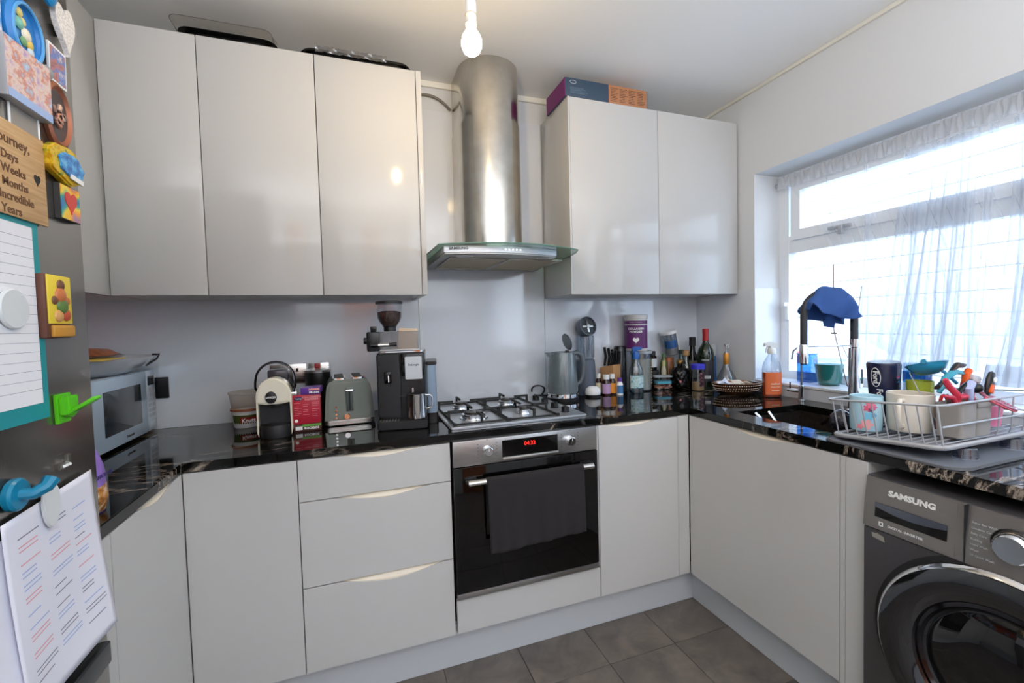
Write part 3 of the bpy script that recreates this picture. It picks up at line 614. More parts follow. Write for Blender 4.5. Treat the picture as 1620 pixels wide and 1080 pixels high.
# lined notepad
t = mg('notepad', 'lined white notepad with teal border', -0.742, 1.318, 'notepad', rx=0.0)
B().box(-0.075, -0.146, 0.0005, 0.048, 0.146, 0.0018).make('backing', M('teal card', (28, 142, 148), 0.45), t)
B().box(-0.072, -0.122, 0.0018, 0.034, 0.136, 0.0026).make('page', M('white paper', (232, 232, 236), 0.7), t)
b = B()
for i in range(17): b.box(-0.070, 0.118 - i * 0.0137, 0.0026, 0.034, 0.1186 - i * 0.0137, 0.0027)
tag(b.make('ruled_lines', M('grey ruling', (150, 152, 166), 0.7), t), kind='stuff')
t = mg('round_magnet', 'large round white disc magnet holding the notepad', -0.762, 1.333)
B().cyl((0, 0, 0.003), 0.028, 0.006, seg=32, bev=0.002).make('disc', M('white enamel', (214, 218, 218), 0.2), t)
# yellow figure magnet
t = mg('souvenir_magnet', 'yellow rectangular magnet with raised painted figure', -0.677, 1.343)
B().box(-0.03, -0.052, 0, 0.03, 0.046, 0.012, 0.003).make('block', M('brown resin', (96, 58, 44), 0.5), t)
B().box(-0.027, -0.030, 0.0115, 0.029, 0.045, 0.0145, 0.0015).make('yellow_panel', M('yellow panel', (226, 200, 60), 0.4), t)
FG = [(110, 70, 50), (190, 110, 60), (90, 120, 60), (200, 150, 90), (180, 80, 50)]
for i, (x, y, r) in enumerate(((0.002, 0.030, 0.009), (0.0, 0.014, 0.013), (0.003, -0.002, 0.013), (-0.006, -0.018, 0.010), (0.012, -0.016, 0.010), (-0.014, 0.006, 0.007), (0.016, 0.006, 0.007))): B().ball((x, y, 0.0145), r, (1, 1, 0.45), 10).make('painted_figure', M('figure %d' % (i % 5), FG[i % 5], 0.4), t)
B().box(-0.022, -0.050, 0.0115, 0.030, -0.032, 0.017, 0.002).make('caption_bar', M('ochre bar', (196, 140, 50), 0.4), t)
# green clip
t = mg('clip_magnet', 'bright green plastic clip magnet', -0.665, 1.185, 'clip')
GRN = M('bright green plastic', (92, 196, 30), 0.3)
B().prism([(-0.016, -0.028), (0.016, -0.028), (0.018, 0.018), (-0.018, 0.018)], 'z', 0.0, 0.005, 0.001).make('base', GRN, t)
B().prism([(-0.014, -0.014), (0.0, -0.020), (0.014, -0.014), (0.014, 0.014), (-0.014, 0.014)], 'z', 0.005, 0.017, 0.002).make('jaw', GRN, t)
B().box(-0.010, -0.003, 0, 0.010, 0.003, 0.045, 0.002).xf(Matrix.Translation((0.0, -0.014, 0.010)) @ Matrix.Rotation(-0.55, 4, 'X')).make('lever', GRN, t)
# teal hook magnet at left edge
t = mg('hook_magnet', 'teal plastic hook magnet beside the white oval magnet', -0.782, 1.082)
TEA = M('teal plastic', (14, 124, 160), 0.3)
B().cyl((0, 0, 0), 0.022, 0.012, seg=24, bev=0.003).make('base', TEA, t)
B().tube([(0, 0, 0.008), (0.004, -0.002, 0.022), (0.012, 0.004, 0.032), (0.02, 0.012, 0.034)], [0.008, 0.008, 0.009, 0.010], 10).make('hook', TEA, t)
# printed sheets
def sheet(label, y, z, w_, h_, rx, off, curl):
    t = mg('paper_sheet', label, y, z, 'paper', rx=rx)
    def f(u, v):
        x, yy = -w_ / 2 + w_ * u, h_ / 2 - h_ * v
        k = max(0.0, v - 0.15); return (x, yy, off + 0.010 * k * k + curl * k * max(0.0, u - 0.7) ** 1.2 * 2 + 0.0025 * math.sin(6 * u + 3 * v) * k)
    B().grid(f, 24, 24).make('sheet', M('white paper sheet', (226, 226, 236), 0.7), t, solid=0.0003)
    return t, f
t, f = sheet('white sheet of red, blue and black printed timetable', -0.700, 0.915, 0.205, 0.285, 0.06, 0.0055, 0.02)
INKS = [M('black ink', (128, 128, 142), 0.7), M('red ink', (226, 160, 168), 0.7), M('blue ink line', (160, 182, 222), 0.7)]
bs = [B(), B(), B()]
for c in range(3):
    v = 0.11 + 0.02 * c; 
    while v < 0.86:
        kk = R.choice((0, 0, 1, 2)); L = R.uniform(0.12, 0.24)
        for s in range(1, 1 + R.choice((1, 2, 2))):
            u0 = 0.12 + c * 0.29; 
            b = bs[kk]; n = 5; p = [(f(u0 + L * i / n, v), f(u0 + L * i / n, v + 0.006)) for i in range(n + 1)]
            for i in range(n):
                q = [Vector(x) + Vector((0, 0, 0.0006)) for x in (p[i][0], p[i + 1][0], p[i + 1][1], p[i][1])]; b.b.faces.new([b.b.verts.new(x) for x in q])
            v += 0.022
        v += R.choice((0.02, 0.045))
for b, mm in zip(bs, INKS): tag(b.make('printed_lines', mm, t, sm=False), kind='stuff')
t, f = sheet('second white sheet hanging behind the timetable at the left', -0.835, 0.905, 0.13, 0.25, 0.0, 0.0012, 0.0)
t = mg('oval_magnet', 'plain white oval magnet holding the printed timetable', -0.722, 1.045)
B().prism([(0.0185 * math.cos(a) * (1 + 0.12 * math.sin(a)), 0.034 * math.sin(a)) for a in [2 * PI * i / 32 for i in range(32)]], 'z', 0.008, 0.013, 0.0015).make('disc', M('white enamel', (214, 218, 218), 0.2), t)
B().cyl((0, 0, 0), 0.011, 0.008).make('magnet_disc', DARK, t); B().box(-0.004, 0.026, 0.0129, 0.004, 0.0275, 0.0134).make('slot', DARK, t)
t = mg('boot_magnet', 'small silver L-shaped magnet with pearl dots', -0.667, 1.092)
SI = M('silver cast', (190, 188, 182), 0.25, metal=1)
B().prism([(-0.016, -0.007), (0.010, -0.007), (0.010, 0.014), (0.001, 0.014), (0.001, 0.002), (-0.016, 0.002)], 'z', 0, 0.006, 0.0015).make('body', SI, t)
for x, y in ((-0.011, -0.0025), (-0.004, -0.0025), (0.0035, -0.0025)): B().ball((x, y, 0.006), 0.0026, seg=8).make('pearl', WHT, t)
# snack bag hanging by worktop
t = thing('snack_bag', 'purple snack bag standing on the worktop beside the fridge', 'bag', (-0.862, -0.36, Z))
BAG = M('purple foil bag', (154, 122, 206), 0.3); N_, L_, p_ = nodes(BAG)
def bag(u, v):
    a = 2 * PI * u; z = 0.165 * v; k = 0.034 * (1 - v ** 2.4) + 0.002; kk = 0.022 * (1 - v ** 2.2) * min(1, 0.35 + v * 3) + 0.001
    return (kk * math.cos(a) + 0.002 * math.sin(9 * v + 3 * a), (k + 0.006) * math.sin(a), 0.0005 + z)
b = B().grid(bag, 24, 14); b.make('bag', BAG, t)
def bag2(u, v):
    x, y, z = bag(u, 0.02 + 0.36 * v); return (x * 1.02 + 0.0008 * (1 if x > 0 else -1), y * 1.02, z)
B().grid(bag2, 24, 8).make('snack_window', pic('snack window', [(0.35, (120, 60, 20)), (0.5, (206, 140, 60)), (0.62, (235, 215, 190)), (0.75, (150, 80, 40))], 50, 4), t)
text('SNACK MIX', 0.012, M('dark violet print', (50, 30, 110), 0.5), t, (0.0235, 0.0, 0.085), rot=FL)

# ================================================================== WASHING MACHINE
GRY = M('graphite washer', (92, 90, 92), 0.28, metal=0.55); GRYP = M('graphite panel', (146, 142, 138), 0.25, metal=0.7)
wm = thing('washing_machine', 'graphite grey front-loading washing machine under the worktop', 'washing machine', (1.04, -1.022, 0))
# local: x = depth (into wall), y = world y
b = B().box(0.012, -0.298, 0.012, 0.60, 0.298, 0.842, 0.004); b.make('cabinet', GRY, wm)
B().prism([(0.014, 0.012), (0.002, 0.03), (0.0, 0.30), (0.0, 0.695), (0.014, 0.695)], 'y', -0.298, 0.298, 0.002).make('front_panel', GRY, wm)
cp = B().prism([(0.014, 0.699), (-0.004, 0.699), (0.0, 0.76), (0.012, 0.838), (0.02, 0.838)], 'y', -0.298, 0.298, 0.0015).make('control_panel', GRYP, wm)
B().box(-0.0045, 0.076, 0.70, 0.015, 0.078, 0.838).make('drawer_seam', DARK, wm)
def pn(z): return -0.004 + (z - 0.699) * 0.0656 if z < 0.76 else 0.0 + (z - 0.76) * 0.154   # panel face x at height z
A1 = Matrix.Translation((0, 0, 0))
def onpanel(y0, y1, z0, z1, d0, d1): 
    t = bmesh.new(); vs = []
    for (y, z) in ((y0, z0), (y1, z0), (y1, z1), (y0, z1)): vs.append((pn(z), y, z))
    lo = [t.verts.new((x - d0, y, z)) for x, y, z in vs]; hi = [t.verts.new((x - d1, y, z)) for x, y, z in vs]
    t.faces.new(lo); t.faces.new(hi)
    for i in range(4): t.faces.new((lo[i], lo[(i + 1) % 4], hi[(i + 1) % 4], hi[i]))
    q = B(); q.merge(t); return q
dw = onpanel(0.095, 0.283, 0.705, 0.833, 0.0, 0.002).make('detergent_drawer', GRYP, wm)
onpanel(0.110, 0.268, 0.734, 0.773, 0.002, 0.0023).make('pull_recess', BLKG, dw)
B().prism([(0.268, 0.773), (0.11, 0.773)] + [(0.11 + 0.158 * i / 12, 0.773 - 0.012 - 0.010 * math.sin(PI * i / 12)) for i in range(13)], 'x', -0.0032, -0.0008).make('pull_lip', M('smoked lip', (120, 124, 136), 0.12, metal=0.8), dw)
WH = M('white print', (228, 228, 226), 0.5)
text('SAMSUNG', 0.0205, WH, wm, (0.0056, 0.188, 0.806), rot=(PI / 2 - 0.15, 0, -PI / 2), bold=0.0009, sx=1.1, depth=0.001)
text('DIGITAL INVERTER', 0.0085, WH, wm, (-0.0060, 0.196, 0.718), rot=(PI / 2 - 0.065, 0, -PI / 2), bold=0.0001, sx=1.1)
B().box(-0.0068, 0.246, 0.712, -0.0055, 0.2485, 0.724).box(-0.0068, 0.254, 0.712, -0.0055, 0.2565, 0.724).box(-0.0068, 0.2485, 0.7215, -0.0055, 0.254, 0.724).box(-0.0068, 0.2485, 0.712, -0.0055, 0.254, 0.7145).make('inverter_mark', WH, wm)
for i, s in enumerate(('Super Eco Wash', 'Outdoor Care', 'Baby Care', 'Bedding', 'Hand Wash', 'Wool', '15\' Quick Wash')): text(s, 0.0066, M('pale print', (190, 190, 190), 0.5), wm, (pn(0.80 - 0.0125 * i) - 0.0006, 0.068, 0.80 - 0.0125 * i), rot=(PI / 2 - 0.1, 0, -PI / 2), align='LEFT')
kx = pn(0.772); K = B().lathe([(0, 0.0), (0.036, 0.0), (0.0355, 0.006), (0.031, 0.020), (0.028, 0.023), (0, 0.0225)], seg=40)
K.xf(Matrix.Translation((kx, -0.006, 0.772)) @ Matrix.Rotation(-PI / 2 - 0.0, 4, 'Y')).make('dial', CHR, wm)
q = B().lathe([(0.039, 0.0), (0.041, 0.001), (0.039, 0.004), (0.037, 0.001)], seg=40).xf(Matrix.Translation((kx + 0.001, -0.006, 0.772)) @ Matrix.Rotation(-PI / 2, 4, 'Y')).make('dial_ring', M('dark ring', (40, 40, 42), 0.3), wm)
onpanel(-0.20, -0.07, 0.745, 0.80, 0.0, 0.001).make('display', BLKG, wm)
B().prism([(0.275, 0.672), (0.245, 0.668), (0.248, 0.682), (0.262, 0.686), (0.277, 0.684)], 'x', -0.0012, 0.0002).make('sticker', M('torn sticker', (150, 146, 138), 0.5), wm)
# porthole door, axis -x
RX = Matrix.Translation((0.0, 0.0, 0.455)) @ Matrix.Rotation(-PI / 2, 4, 'Y')
def ring(prof, n, mat, par=wm): return B().lathe(prof, seg=64).xf(RX).make(n, mat, par)
ring([(0.268, 0.0002), (0.262, 0.002), (0.25, 0.002)], 'door_recess', DARK)
dw = ring([(0.252, 0.0), (0.253, 0.016), (0.247, 0.024), (0.244, 0.026)], 'washer_door', CHR)
ring([(0.2438, 0.0258), (0.215, 0.034), (0.19, 0.030), (0.172, 0.018)], 'smoked_ring', M('smoked chrome ring', (96, 98, 102), 0.06, metal=0.95), dw)
ring([(0.172, 0.018), (0.168, 0.012), (0.160, 0.014), (0.154, 0.006)], 'inner_ring', M('dark chrome', (60, 60, 64), 0.1, metal=0.9), dw)
ring([(0.154, 0.006), (0.149, 0.002), (0.146, 0.0035), (0.10, 0.0)], 'glass_rim', M('dark glass rim', (30, 32, 36), 0.08), dw)
ring([(0.148, 0.002), (0.13, 0.012), (0.09, 0.022), (0.04, 0.026), (0, 0.027)], 'door_glass', M('dark door glass', (14, 15, 17), 0.03, coat=0.5), dw)
for y in (-0.24, 0.24): B().cyl((0.1, y, 0.0005), 0.02, 0.012).make('foot', BLK, wm)

# ================================================================== MICROWAVE + PLATTER
SIL = M('silver microwave', (196, 204, 212), 0.3, metal=0.5)
mw = thing('microwave', 'silver microwave with dark window in the left corner', 'microwave', (-1.09, 0.365, Z))
B().box(-0.315, -0.23, 0.012, -0.018, 0.226, 0.248, 0.004).make('casing', SIL, mw)
df = B().box(-0.018, -0.23, 0.010, 0.0, 0.226, 0.25, 0.003).make('front', SIL, mw)
md = B().box(0.0, -0.228, 0.012, 0.008, 0.142, 0.248, 0.003).make('microwave_door', M('pale blue silver', (186, 204, 220), 0.22, metal=0.3), mw)
B().box(0.0078, -0.165, 0.058, 0.0092, 0.092, 0.205, 0.0005).make('door_window', M('microwave window', (48, 54, 60), 0.1, coat=0.4), md)
text('Panasonic', 0.014, M('dark print', (50, 50, 52), 0.5), md, (0.0083, 0.0, 0.032), rot=FL, bold=0.0003)
kp = B().box(0.0, 0.145, 0.012, 0.006, 0.224, 0.248, 0.002).make('keypad', SIL, mw)
B().box(0.0058, 0.158, 0.19, 0.0068, 0.212, 0.225).make('display', BLKG, kp)
for i in range(6):
    for j in range(2): B().box(0.0058, 0.158 + j * 0.029, 0.065 + i * 0.02, 0.007, 0.183 + j * 0.029, 0.078 + i * 0.02, 0.0008).make('key', M('key grey', (170, 176, 182), 0.4), kp)
B().box(0.0055, 0.158, 0.022, 0.009, 0.212, 0.052, 0.002).make('door_button', SIL, kp)
for y in (-0.2, 0.2):
    for x in (-0.28, -0.05): B().cyl((x, y, 0.0), 0.012, 0.0125).make('foot', BLK, mw)
t = thing('serving_dish', 'white oval serving dish on top of the microwave', 'dish', (-1.185, 0.355, Z + 0.2505))
POR = M('white porcelain', (232, 234, 236), 0.12, coat=0.4)
B().lathe([(0, 0), (0.105, 0.0), (0.115, 0.004), (0.165, 0.024), (0.198, 0.056), (0.202, 0.060), (0.196, 0.058), (0.16, 0.03), (0.11, 0.009), (0, 0.008)], seg=56, sx=0.86, sy=1.12, pw=2.3).make('dish', POR, t)
B().tube([(0.125, 0.10, 0.022), (0.150, 0.125, 0.045), (0.158, 0.13, 0.062), (0.135, 0.13, 0.062)], 0.004, 6).make('dark_trim', BLK, t)
t = thing('wooden_board', 'brown wooden lid lying in the white dish', 'board', (-1.205, 0.30, Z + 0.312))
WD = M('reddish wood', (150, 88, 56), 0.35); noise_col(WD, [(0.35, (120, 66, 40)), (0.65, (172, 106, 70))], 12, 7, (1, 6, 1))
B().lathe([(0, 0.003), (0.14, 0.003), (0.155, 0.012), (0.12, 0.030), (0.03, 0.038), (0, 0.038)], seg=40, sx=0.75, sy=1.0).make('lid', WD, t)
B().lathe([(0.0, 0.0), (0.158, 0.002), (0.168, 0.007), (0.155, 0.011)], seg=40, sx=0.78).make('steel_rim', STEEL, t)
tag(B().box(-1.13, 0.11, Z + 0.3115, -1.04, 0.26, Z + 0.3155, 0.001).make('yellow_board', M('yellow plastic sheet', (206, 176, 80), 0.5)), 'yellow flat strip on the rim of the white dish', 'board')
for (n, x0, x1, z0, z1, m_) in (('wall_socket', -1.115, -1.045, 1.03, 1.115, BLK),):
    t = thing(n, 'black wall socket beside the microwave', 'socket', ((x0 + x1) / 2, YB - 0.0075, (z0 + z1) / 2)); B().box(-0.035, -0.009, -0.043, 0.035, -0.0003, 0.043, 0.002).make('plate', BLK, t); B().box(-0.006, -0.014, -0.004, 0.01, -0.009, 0.012, 0.001).make('switch', BLKM, t)
def outlet(x, w_, label, plug):
    t = thing('wall_socket', label, 'socket', (x, YB - 0.0075, 1.10)); B().box(-w_ / 2, -0.008, -0.043, w_ / 2, -0.0003, 0.043, 0.002).make('plate', STEEL, t)
    for sx_ in ((-0.035, 0.035) if w_ > 0.1 else (0,)): B().box(sx_ - 0.005, -0.011, 0.008, sx_ + 0.005, -0.008, 0.024, 0.001).make('switch', plug, t)
outlet(-0.60, 0.146, 'double steel wall socket behind the cream pod machine', BLK)
outlet(-0.475, 0.086, 'single steel wall switch with red rocker', M('red rocker', (140, 20, 20), 0.3))
# ================================================================== CURTAIN
SHE = milky('sheer white voile', (214, 218, 224), 0.42)
ct = thing('net_curtain', 'sheer white voile curtain gathered on a rail over the window', 'curtain', (1.82, -0.6, 1.97)); civ = Matrix.Translation((-1.82, 0.6, -1.97))
def addc(o): o.matrix_parent_inverse = civ; return o
def quad(a, b, c, v): return a * (1 - v) * (1 - 2 * v) + 4 * b * v * (1 - v) + c * v * (2 * v - 1)
def fall(L0, L1, L2, R0, R1, R2, n, amp, zb, off=0.0, nu=90, name='pleat', mat=SHE, v0=0.0):
    def f(u, v):
        v = v0 + (1 - v0) * v
        l, r = quad(L0, L1, L2, v), quad(R0, R1, R2, v); z = 1.95 + (zb - 1.95) * v
        w_ = math.sin(2 * PI * n * u + 2.2 * v + off * 300); k = min(1, 0.35 + v)
        return (1.818 - 0.03 * v + off + amp * k * w_, l + (r - l) * u + 0.35 * (r - l) / max(n, 1) * 0.5 * math.sin(4 * PI * n * u + 1.3 * v) * k, z)
    return addc(B().grid(f, nu, 40).make(name, mat, ct, norm=False))
fall(0.10, -0.15, -0.30, -1.5, -1.5, -1.5, 16, 0.008, 1.07, -0.004, 260, 'veil', milky('thin voile', (224, 227, 232), 0.14))
fall(-0.237, -0.240, -0.205, -0.252, -0.280, -0.290, 1, 0.004, 1.06)
fall(-0.07, -0.09, -0.11, -0.078, -0.098, -0.12, 1, 0.002, 1.75, 0.002)
fall(-0.385, -0.345, -0.290, -0.435, -0.440, -0.440, 3, 0.012, 1.07)
fall(-0.40, -0.41, -0.34, -0.50, -0.47, -0.41, 2, 0.010, 1.07, -0.008)
fall(-0.49, -0.450, -0.425, -0.55, -0.525, -0.53, 3, 0.012, 1.075, 0.002)
fall(-0.555, -0.545, -0.49, -0.625, -0.615, -0.632, 3, 0.012, 1.08, -0.006)
fall(-0.52, -0.50, -0.50, -0.60, -0.575, -0.56, 2, 0.010, 1.08, 0.006)
fall(-0.64, -0.625, -0.60, -0.668, -0.655, -0.64, 2, 0.006, 1.08, -0.004)
fall(-0.700, -0.690, -0.642, -0.80, -0.86, -0.98, 6, 0.012, 1.035, 0.004)
fall(-0.715, -0.73, -0.66, -0.78, -0.80, -0.86, 3, 0.012, 1.035, -0.008)
fall(-0.85, -0.95, -1.05, -1.5, -1.5, -1.5, 12, 0.012, 1.05, 0.0, 200)
fall(-0.700, -0.690, -0.642, -0.80, -0.86, -0.98, 6, 0.012, 1.035, 0.001, 90, 'lace_hem', milky('lace hem', (196, 198, 204), 0.6), 0.92)
def head(u, v):
    y = 0.175 - 1.70 * u; z = 2.018 - 0.062 * v + 0.002 * math.sin(60 * u)
    return (1.806 + 0.004 * math.sin(u * 620) + 0.006 * math.sin(210 * u + 4 * v), y + 0.005 * math.sin(300 * u) * v, z)
addc(B().grid(head, 800, 6).make('ruffled_heading', milky('gathered voile', (224, 224, 226), 0.62), ct, norm=False))
addc(B().tube([(1.822, 0.185, 1.985), (1.822, -1.6, 1.985)], 0.005, 8).make('rail', WHT, ct))
addc(B().cyl((1.822, 0.172, 1.985), 0.009, 0.02, 'y').make('rail_end', M('grey catch', (170, 172, 176), 0.4), ct))

# ================================================================== OUTSIDE
PAT = M('pale paving', (206, 202, 194), 0.9)
g = B().box(1.97, -14, -0.3, 26, 14, -0.15).make('ground', PAT); g['kind'] = 'structure'
bd = thing('neighbouring_house', 'pale clad house wall filling the view through the window', 'building', (6.0, 1.0, -0.15))
CLAD = M('pale cladding', (196, 198, 200), 0.8)
B().box(0.02, -7.5, 0, 2.5, 9.0, 4.2).make('wall', CLAD, bd)
bmx = B().box(-0.015, -7.5, 0, 0.02, 9.0, 0.232, 0.006).make('board', CLAD, bd)
for i in range(1, 17):
    o = bpy.data.objects.new('board', bmx.data); COL.objects.link(o); o.parent = bd; o.location = (0, 0, 0.24 * i)
B().prism([(-0.35, 4.15), (2.8, 4.15), (1.25, 5.0)], 'y', -7.8, 9.3).make('roof', M('grey roof', (150, 152, 156), 0.8), bd)
cr = thing('parked_car', 'small white car with red tail light beyond the window', 'car', (4.5, 3.5, -0.15))
B().prism([(-2.0, 0.25), (2.0, 0.25), (2.0, 0.75), (1.2, 0.9), (0.7, 1.4), (-1.2, 1.42), (-1.95, 0.95)], 'x', -0.8, 0.8, 0.05).make('body', M('car paint', (225, 228, 232), 0.2), cr)
for y in (-1.3, 1.3):
    for x in (-0.82, 0.66): B().cyl((x, y, 0.32), 0.32, 0.16, 'x').make('wheel', BLK, cr)
B().box(-0.812, -1.9, 0.95, -0.60, -1.65, 1.10, 0.01).make('tail_light', M('red lens', (230, 60, 50), 0.3), cr)

# ================================================================== LEFT WORKTOP ITEMS
def shell(prof, th=0.0015):
    return prof + [(max(r - th, 0.0), z + (th if i == 0 else 0)) for i, (r, z) in reversed(list(enumerate(prof)))]
def T3(x, y): return (x, y, Z + 0.0006)
t = thing('plastic_tub', 'white spread tub with green and red label, clear lid tub stacked in it', 'tub', T3(-0.745, 0.50))
B().lathe([(0, 0), (0.046, 0), (0.049, 0.004), (0.055, 0.066), (0.056, 0.07), (0.053, 0.07), (0.047, 0.005), (0, 0.004)], seg=36).make('tub', WHT, t)
B().lathe([(0.0492, 0.010), (0.0546, 0.054)], seg=30, a0=-PI * 0.80, a1=-PI * 0.12).make('label', M('green tub label', (70, 86, 30), 0.4), t)
B().lathe([(0.0503, 0.020), (0.0545, 0.046)], seg=30, a0=-PI * 0.60, a1=-PI * 0.12).make('red_label', M('red tub label', (150, 30, 24), 0.4), t)
text('Knutt', 0.021, WHT, t, (0.016, -0.0575, 0.033), bold=0.0006, rot=(PI / 2 - 0.12, 0, 0.25), depth=0.001)
B().lathe([(0.055, 0.068), (0.060, 0.070), (0.060, 0.078), (0.055, 0.079)], seg=36).make('brown_rim', M('terracotta rim', (160, 96, 66), 0.5), t)
B().lathe([(0.054, 0.074), (0.062, 0.135), (0.065, 0.138), (0.065, 0.145), (0, 0.145)], seg=36).make('clear_lid', milky('cloudy plastic', (205, 196, 188), 0.45), t)

# cream pod coffee machine
pm = thing('pod_coffee_machine', 'cream rounded pod coffee machine with arched handle and black base', 'coffee machine', T3(-0.604, 0.285), rz=0.06)
pm.scale = (0.86, 0.9, 1)
CRM = M('cream gloss shell', (226, 220, 200), 0.2, coat=0.4)
def arch(w_, h, r, n=14): return [(-w_, h - r * 0) if False else (-w_, h - r)] + [(w_ * math.cos(a), h - r + r * math.sin(a)) for a in [PI - PI * i / n for i in range(1, n)]] + [(w_, h - r)]
ar = arch(0.067, 0.218, 0.067)
B().prism([(-0.067, 0.128)] + ar[0:] + [(0.067, 0.128), (0.03, 0.122), (-0.03, 0.122)], 'y', -0.062, 0.02, 0.006).make('front_shell', CRM, pm)
for s in (-1, 1): B().prism([(s * 0.067, 0.02), (s * 0.067, 0.13), (s * 0.0595, 0.13), (s * 0.0615, 0.005)], 'y', -0.058, 0.02, 0.001).make('side_rib', CRM, pm)
B().prism([(-0.059, 0.0)] + [(x * 0.88, z * 0.98) for x, z in ar] + [(0.059, 0.0)], 'y', -0.02, 0.20, 0.004).make('body', BLKM, pm)
B().lathe([(0, 0), (0.058, 0), (0.059, 0.004), (0.059, 0.04), (0.056, 0.046), (0, 0.046)], (0, -0.035, 0), 32, sx=1.0, sy=0.9).make('drip_tray', BLKM, pm)
B().lathe([(0, 0.0462), (0.05, 0.0466), (0.05, 0.0475), (0, 0.0475)], (0, -0.035, 0), 32, sy=0.9).make('grate', BLK, pm)
B().box(-0.016, -0.05, 0.112, 0.016, -0.02, 0.124, 0.003).make('nozzle', BLK, pm)
lg = B().lathe([(0, 0), (0.022, 0), (0.022, 0.003), (0.019, 0.004), (0, 0.004)], seg=32).xf(Matrix.Translation((-0.010, -0.062, 0.148)) @ Matrix.Rotation(PI / 2, 4, 'X')).make('badge', BLK, pm)
text('LAVAZZA', 0.0085, WHT, lg, (-0.010, -0.0664, 0.148), bold=0.0004)
hp = [(0.078 * math.cos(a) * (1.02 if 0.3 < a < 2.8 else 1), 0.02 + 0.02 * math.sin(a), 0.178 + 0.092 * math.sin(a) ** 0.75) for a in [PI * i / 24 for i in range(25)]]
B().tube([(-0.066, 0.03, 0.15)] + hp[::-1] + [(0.066, 0.03, 0.15)], 0.0065, 10, flat=0.6).make('handle', M('dark chrome', (60, 60, 64), 0.1, metal=0.9), pm)
B().box(-0.04, 0.10, 0.19, 0.045, 0.20, 0.235, 0.008).make('water_tank_lid', M('smoked grey plastic', (70, 66, 72), 0.2), pm)
B().box(0.060, 0.0, 0.14, 0.085, 0.05, 0.155, 0.004).make('lever', CHR, pm)
# boxes of tea
RB = M('red carton', (176, 28, 52), 0.4); BR = M('brown green carton', (74, 40, 34), 0.45)
t = thing('tea_box', 'low brown and green carton lying under the red carton', 'box', T3(-0.500, 0.315), rz=0.05)
B().box(-0.048, -0.03, 0, 0.048, 0.05, 0.028, 0.0008).make('carton', BR, t); B().box(-0.02, -0.0306, 0.019, 0.0475, -0.0299, 0.0275).make('green_stripe', M('green stripe', (96, 160, 60), 0.4), t)
B().box(-0.042, -0.0306, 0.007, -0.018, -0.0299, 0.021).make('white_panel', WHT, t); text('ROOIBOS', 0.012, WHT, t, (0.014, -0.0304, 0.012), bold=0.0004)
t = thing('tea_box', 'bright red carton standing on the green carton', 'box', (-0.500, 0.322, Z + 0.0292), rz=0.02)
B().box(-0.049, -0.03, 0, 0.048, 0.045, 0.112, 0.0008).make('carton', RB, t)
B().lathe([(0, 0), (0.015, 0), (0.015, 0.001), (0, 0.001)], seg=24, sy=0.5).xf(Matrix.Translation((-0.029, -0.03, 0.098)) @ Matrix.Rotation(PI / 2, 4, 'X')).make('blue_badge', M('navy badge', (40, 36, 80), 0.4), t)
PK = M('pale pink print', (226, 150, 160), 0.5)
text('Twinings', 0.007, WHT, t, (-0.029, -0.0313, 0.098)); text('STRAWBERRY &\nRASPBERRY', 0.0095, PK, t, (0.018, -0.0304, 0.097), bold=0.0002)
b = B()
for i in range(9):
    for k in range(3): 
        if R.random() < 0.85: b.box(-0.044 + 0.031 * k, -0.0305, 0.028 + i * 0.0065, -0.044 + 0.031 * k + R.uniform(0.014, 0.027), -0.0299, 0.0292 + i * 0.0065)
tag(b.make('printed_lines', PK, t), kind='stuff'); B().cyl((-0.038, -0.0299, 0.013), 0.006, 0.0008, '-y', 16).make('white_dot', WHT, t)
t = thing('tea_box', 'small purple carton lying on top of the red carton', 'box', (-0.482, 0.31, Z + 0.1422), rz=-0.06)
B().box(-0.036, -0.022, 0, 0.033, 0.06, 0.025, 0.0008).make('carton', M('purple carton', (92, 46, 140), 0.4), t); B().box(-0.006, -0.0226, 0.015, 0.032, -0.0219, 0.022).make('pink_band', M('salmon band', (226, 150, 140), 0.4), t)
text('MILLION', 0.009, WHT, t, (0.012, -0.0224, 0.007), bold=0.0006)
t = thing('milk_frother', 'tall black cylinder with steel lid and red knob behind the cartons', 'frother', T3(-0.475, 0.535))
B().lathe([(0, 0), (0.052, 0), (0.054, 0.006), (0.052, 0.205), (0, 0.205)], seg=32).make('body', BLK, t); B().lathe([(0.053, 0.205), (0.054, 0.214), (0.03, 0.221), (0, 0.222)], seg=32).make('lid', STEEL, t)
B().box(-0.012, -0.012, 0.222, 0.012, 0.012, 0.243, 0.003).make('knob', M('red rocker', (140, 20, 20), 0.3), t)

# toaster
to = thing('toaster', 'sage grey two-slot toaster with steel base', 'toaster', T3(-0.345, 0.335), rz=0.06)
SG = M('sage grey metallic', (126, 138, 132), 0.28, metal=0.35, coat=0.4)
def bodyp(u, v, w0=0.096, w1=0.080, h=0.18):
    # side profile ring round the end: taper upward with rounded shoulders
    return None
pts = [(-0.095, 0.018), (-0.094, 0.05), (-0.089, 0.12), (-0.084, 0.158), (-0.074, 0.176), (-0.055, 0.184), (0.055, 0.184), (0.074, 0.176), (0.084, 0.158), (0.089, 0.12), (0.094, 0.05), (0.095, 0.018)]
B().prism(pts, 'y', -0.005, 0.225, 0.012).make('body', SG, to)
B().prism(rrect(-0.098, -0.009, 0.098, 0.229, 0.02), 'z', 0.004, 0.024, 0.003).make('base', STEEL, to)
for x in (-0.036, 0.036):
    s = B().prism(rrect(x - 0.026, 0.02, x + 0.026, 0.205, 0.01), 'z', 0.183, 0.190, 0.002).make('slot_rim', CHR, to); B().box(x - 0.018, 0.03, 0.188, x + 0.018, 0.195, 0.1908).make('slot', DARK, s)
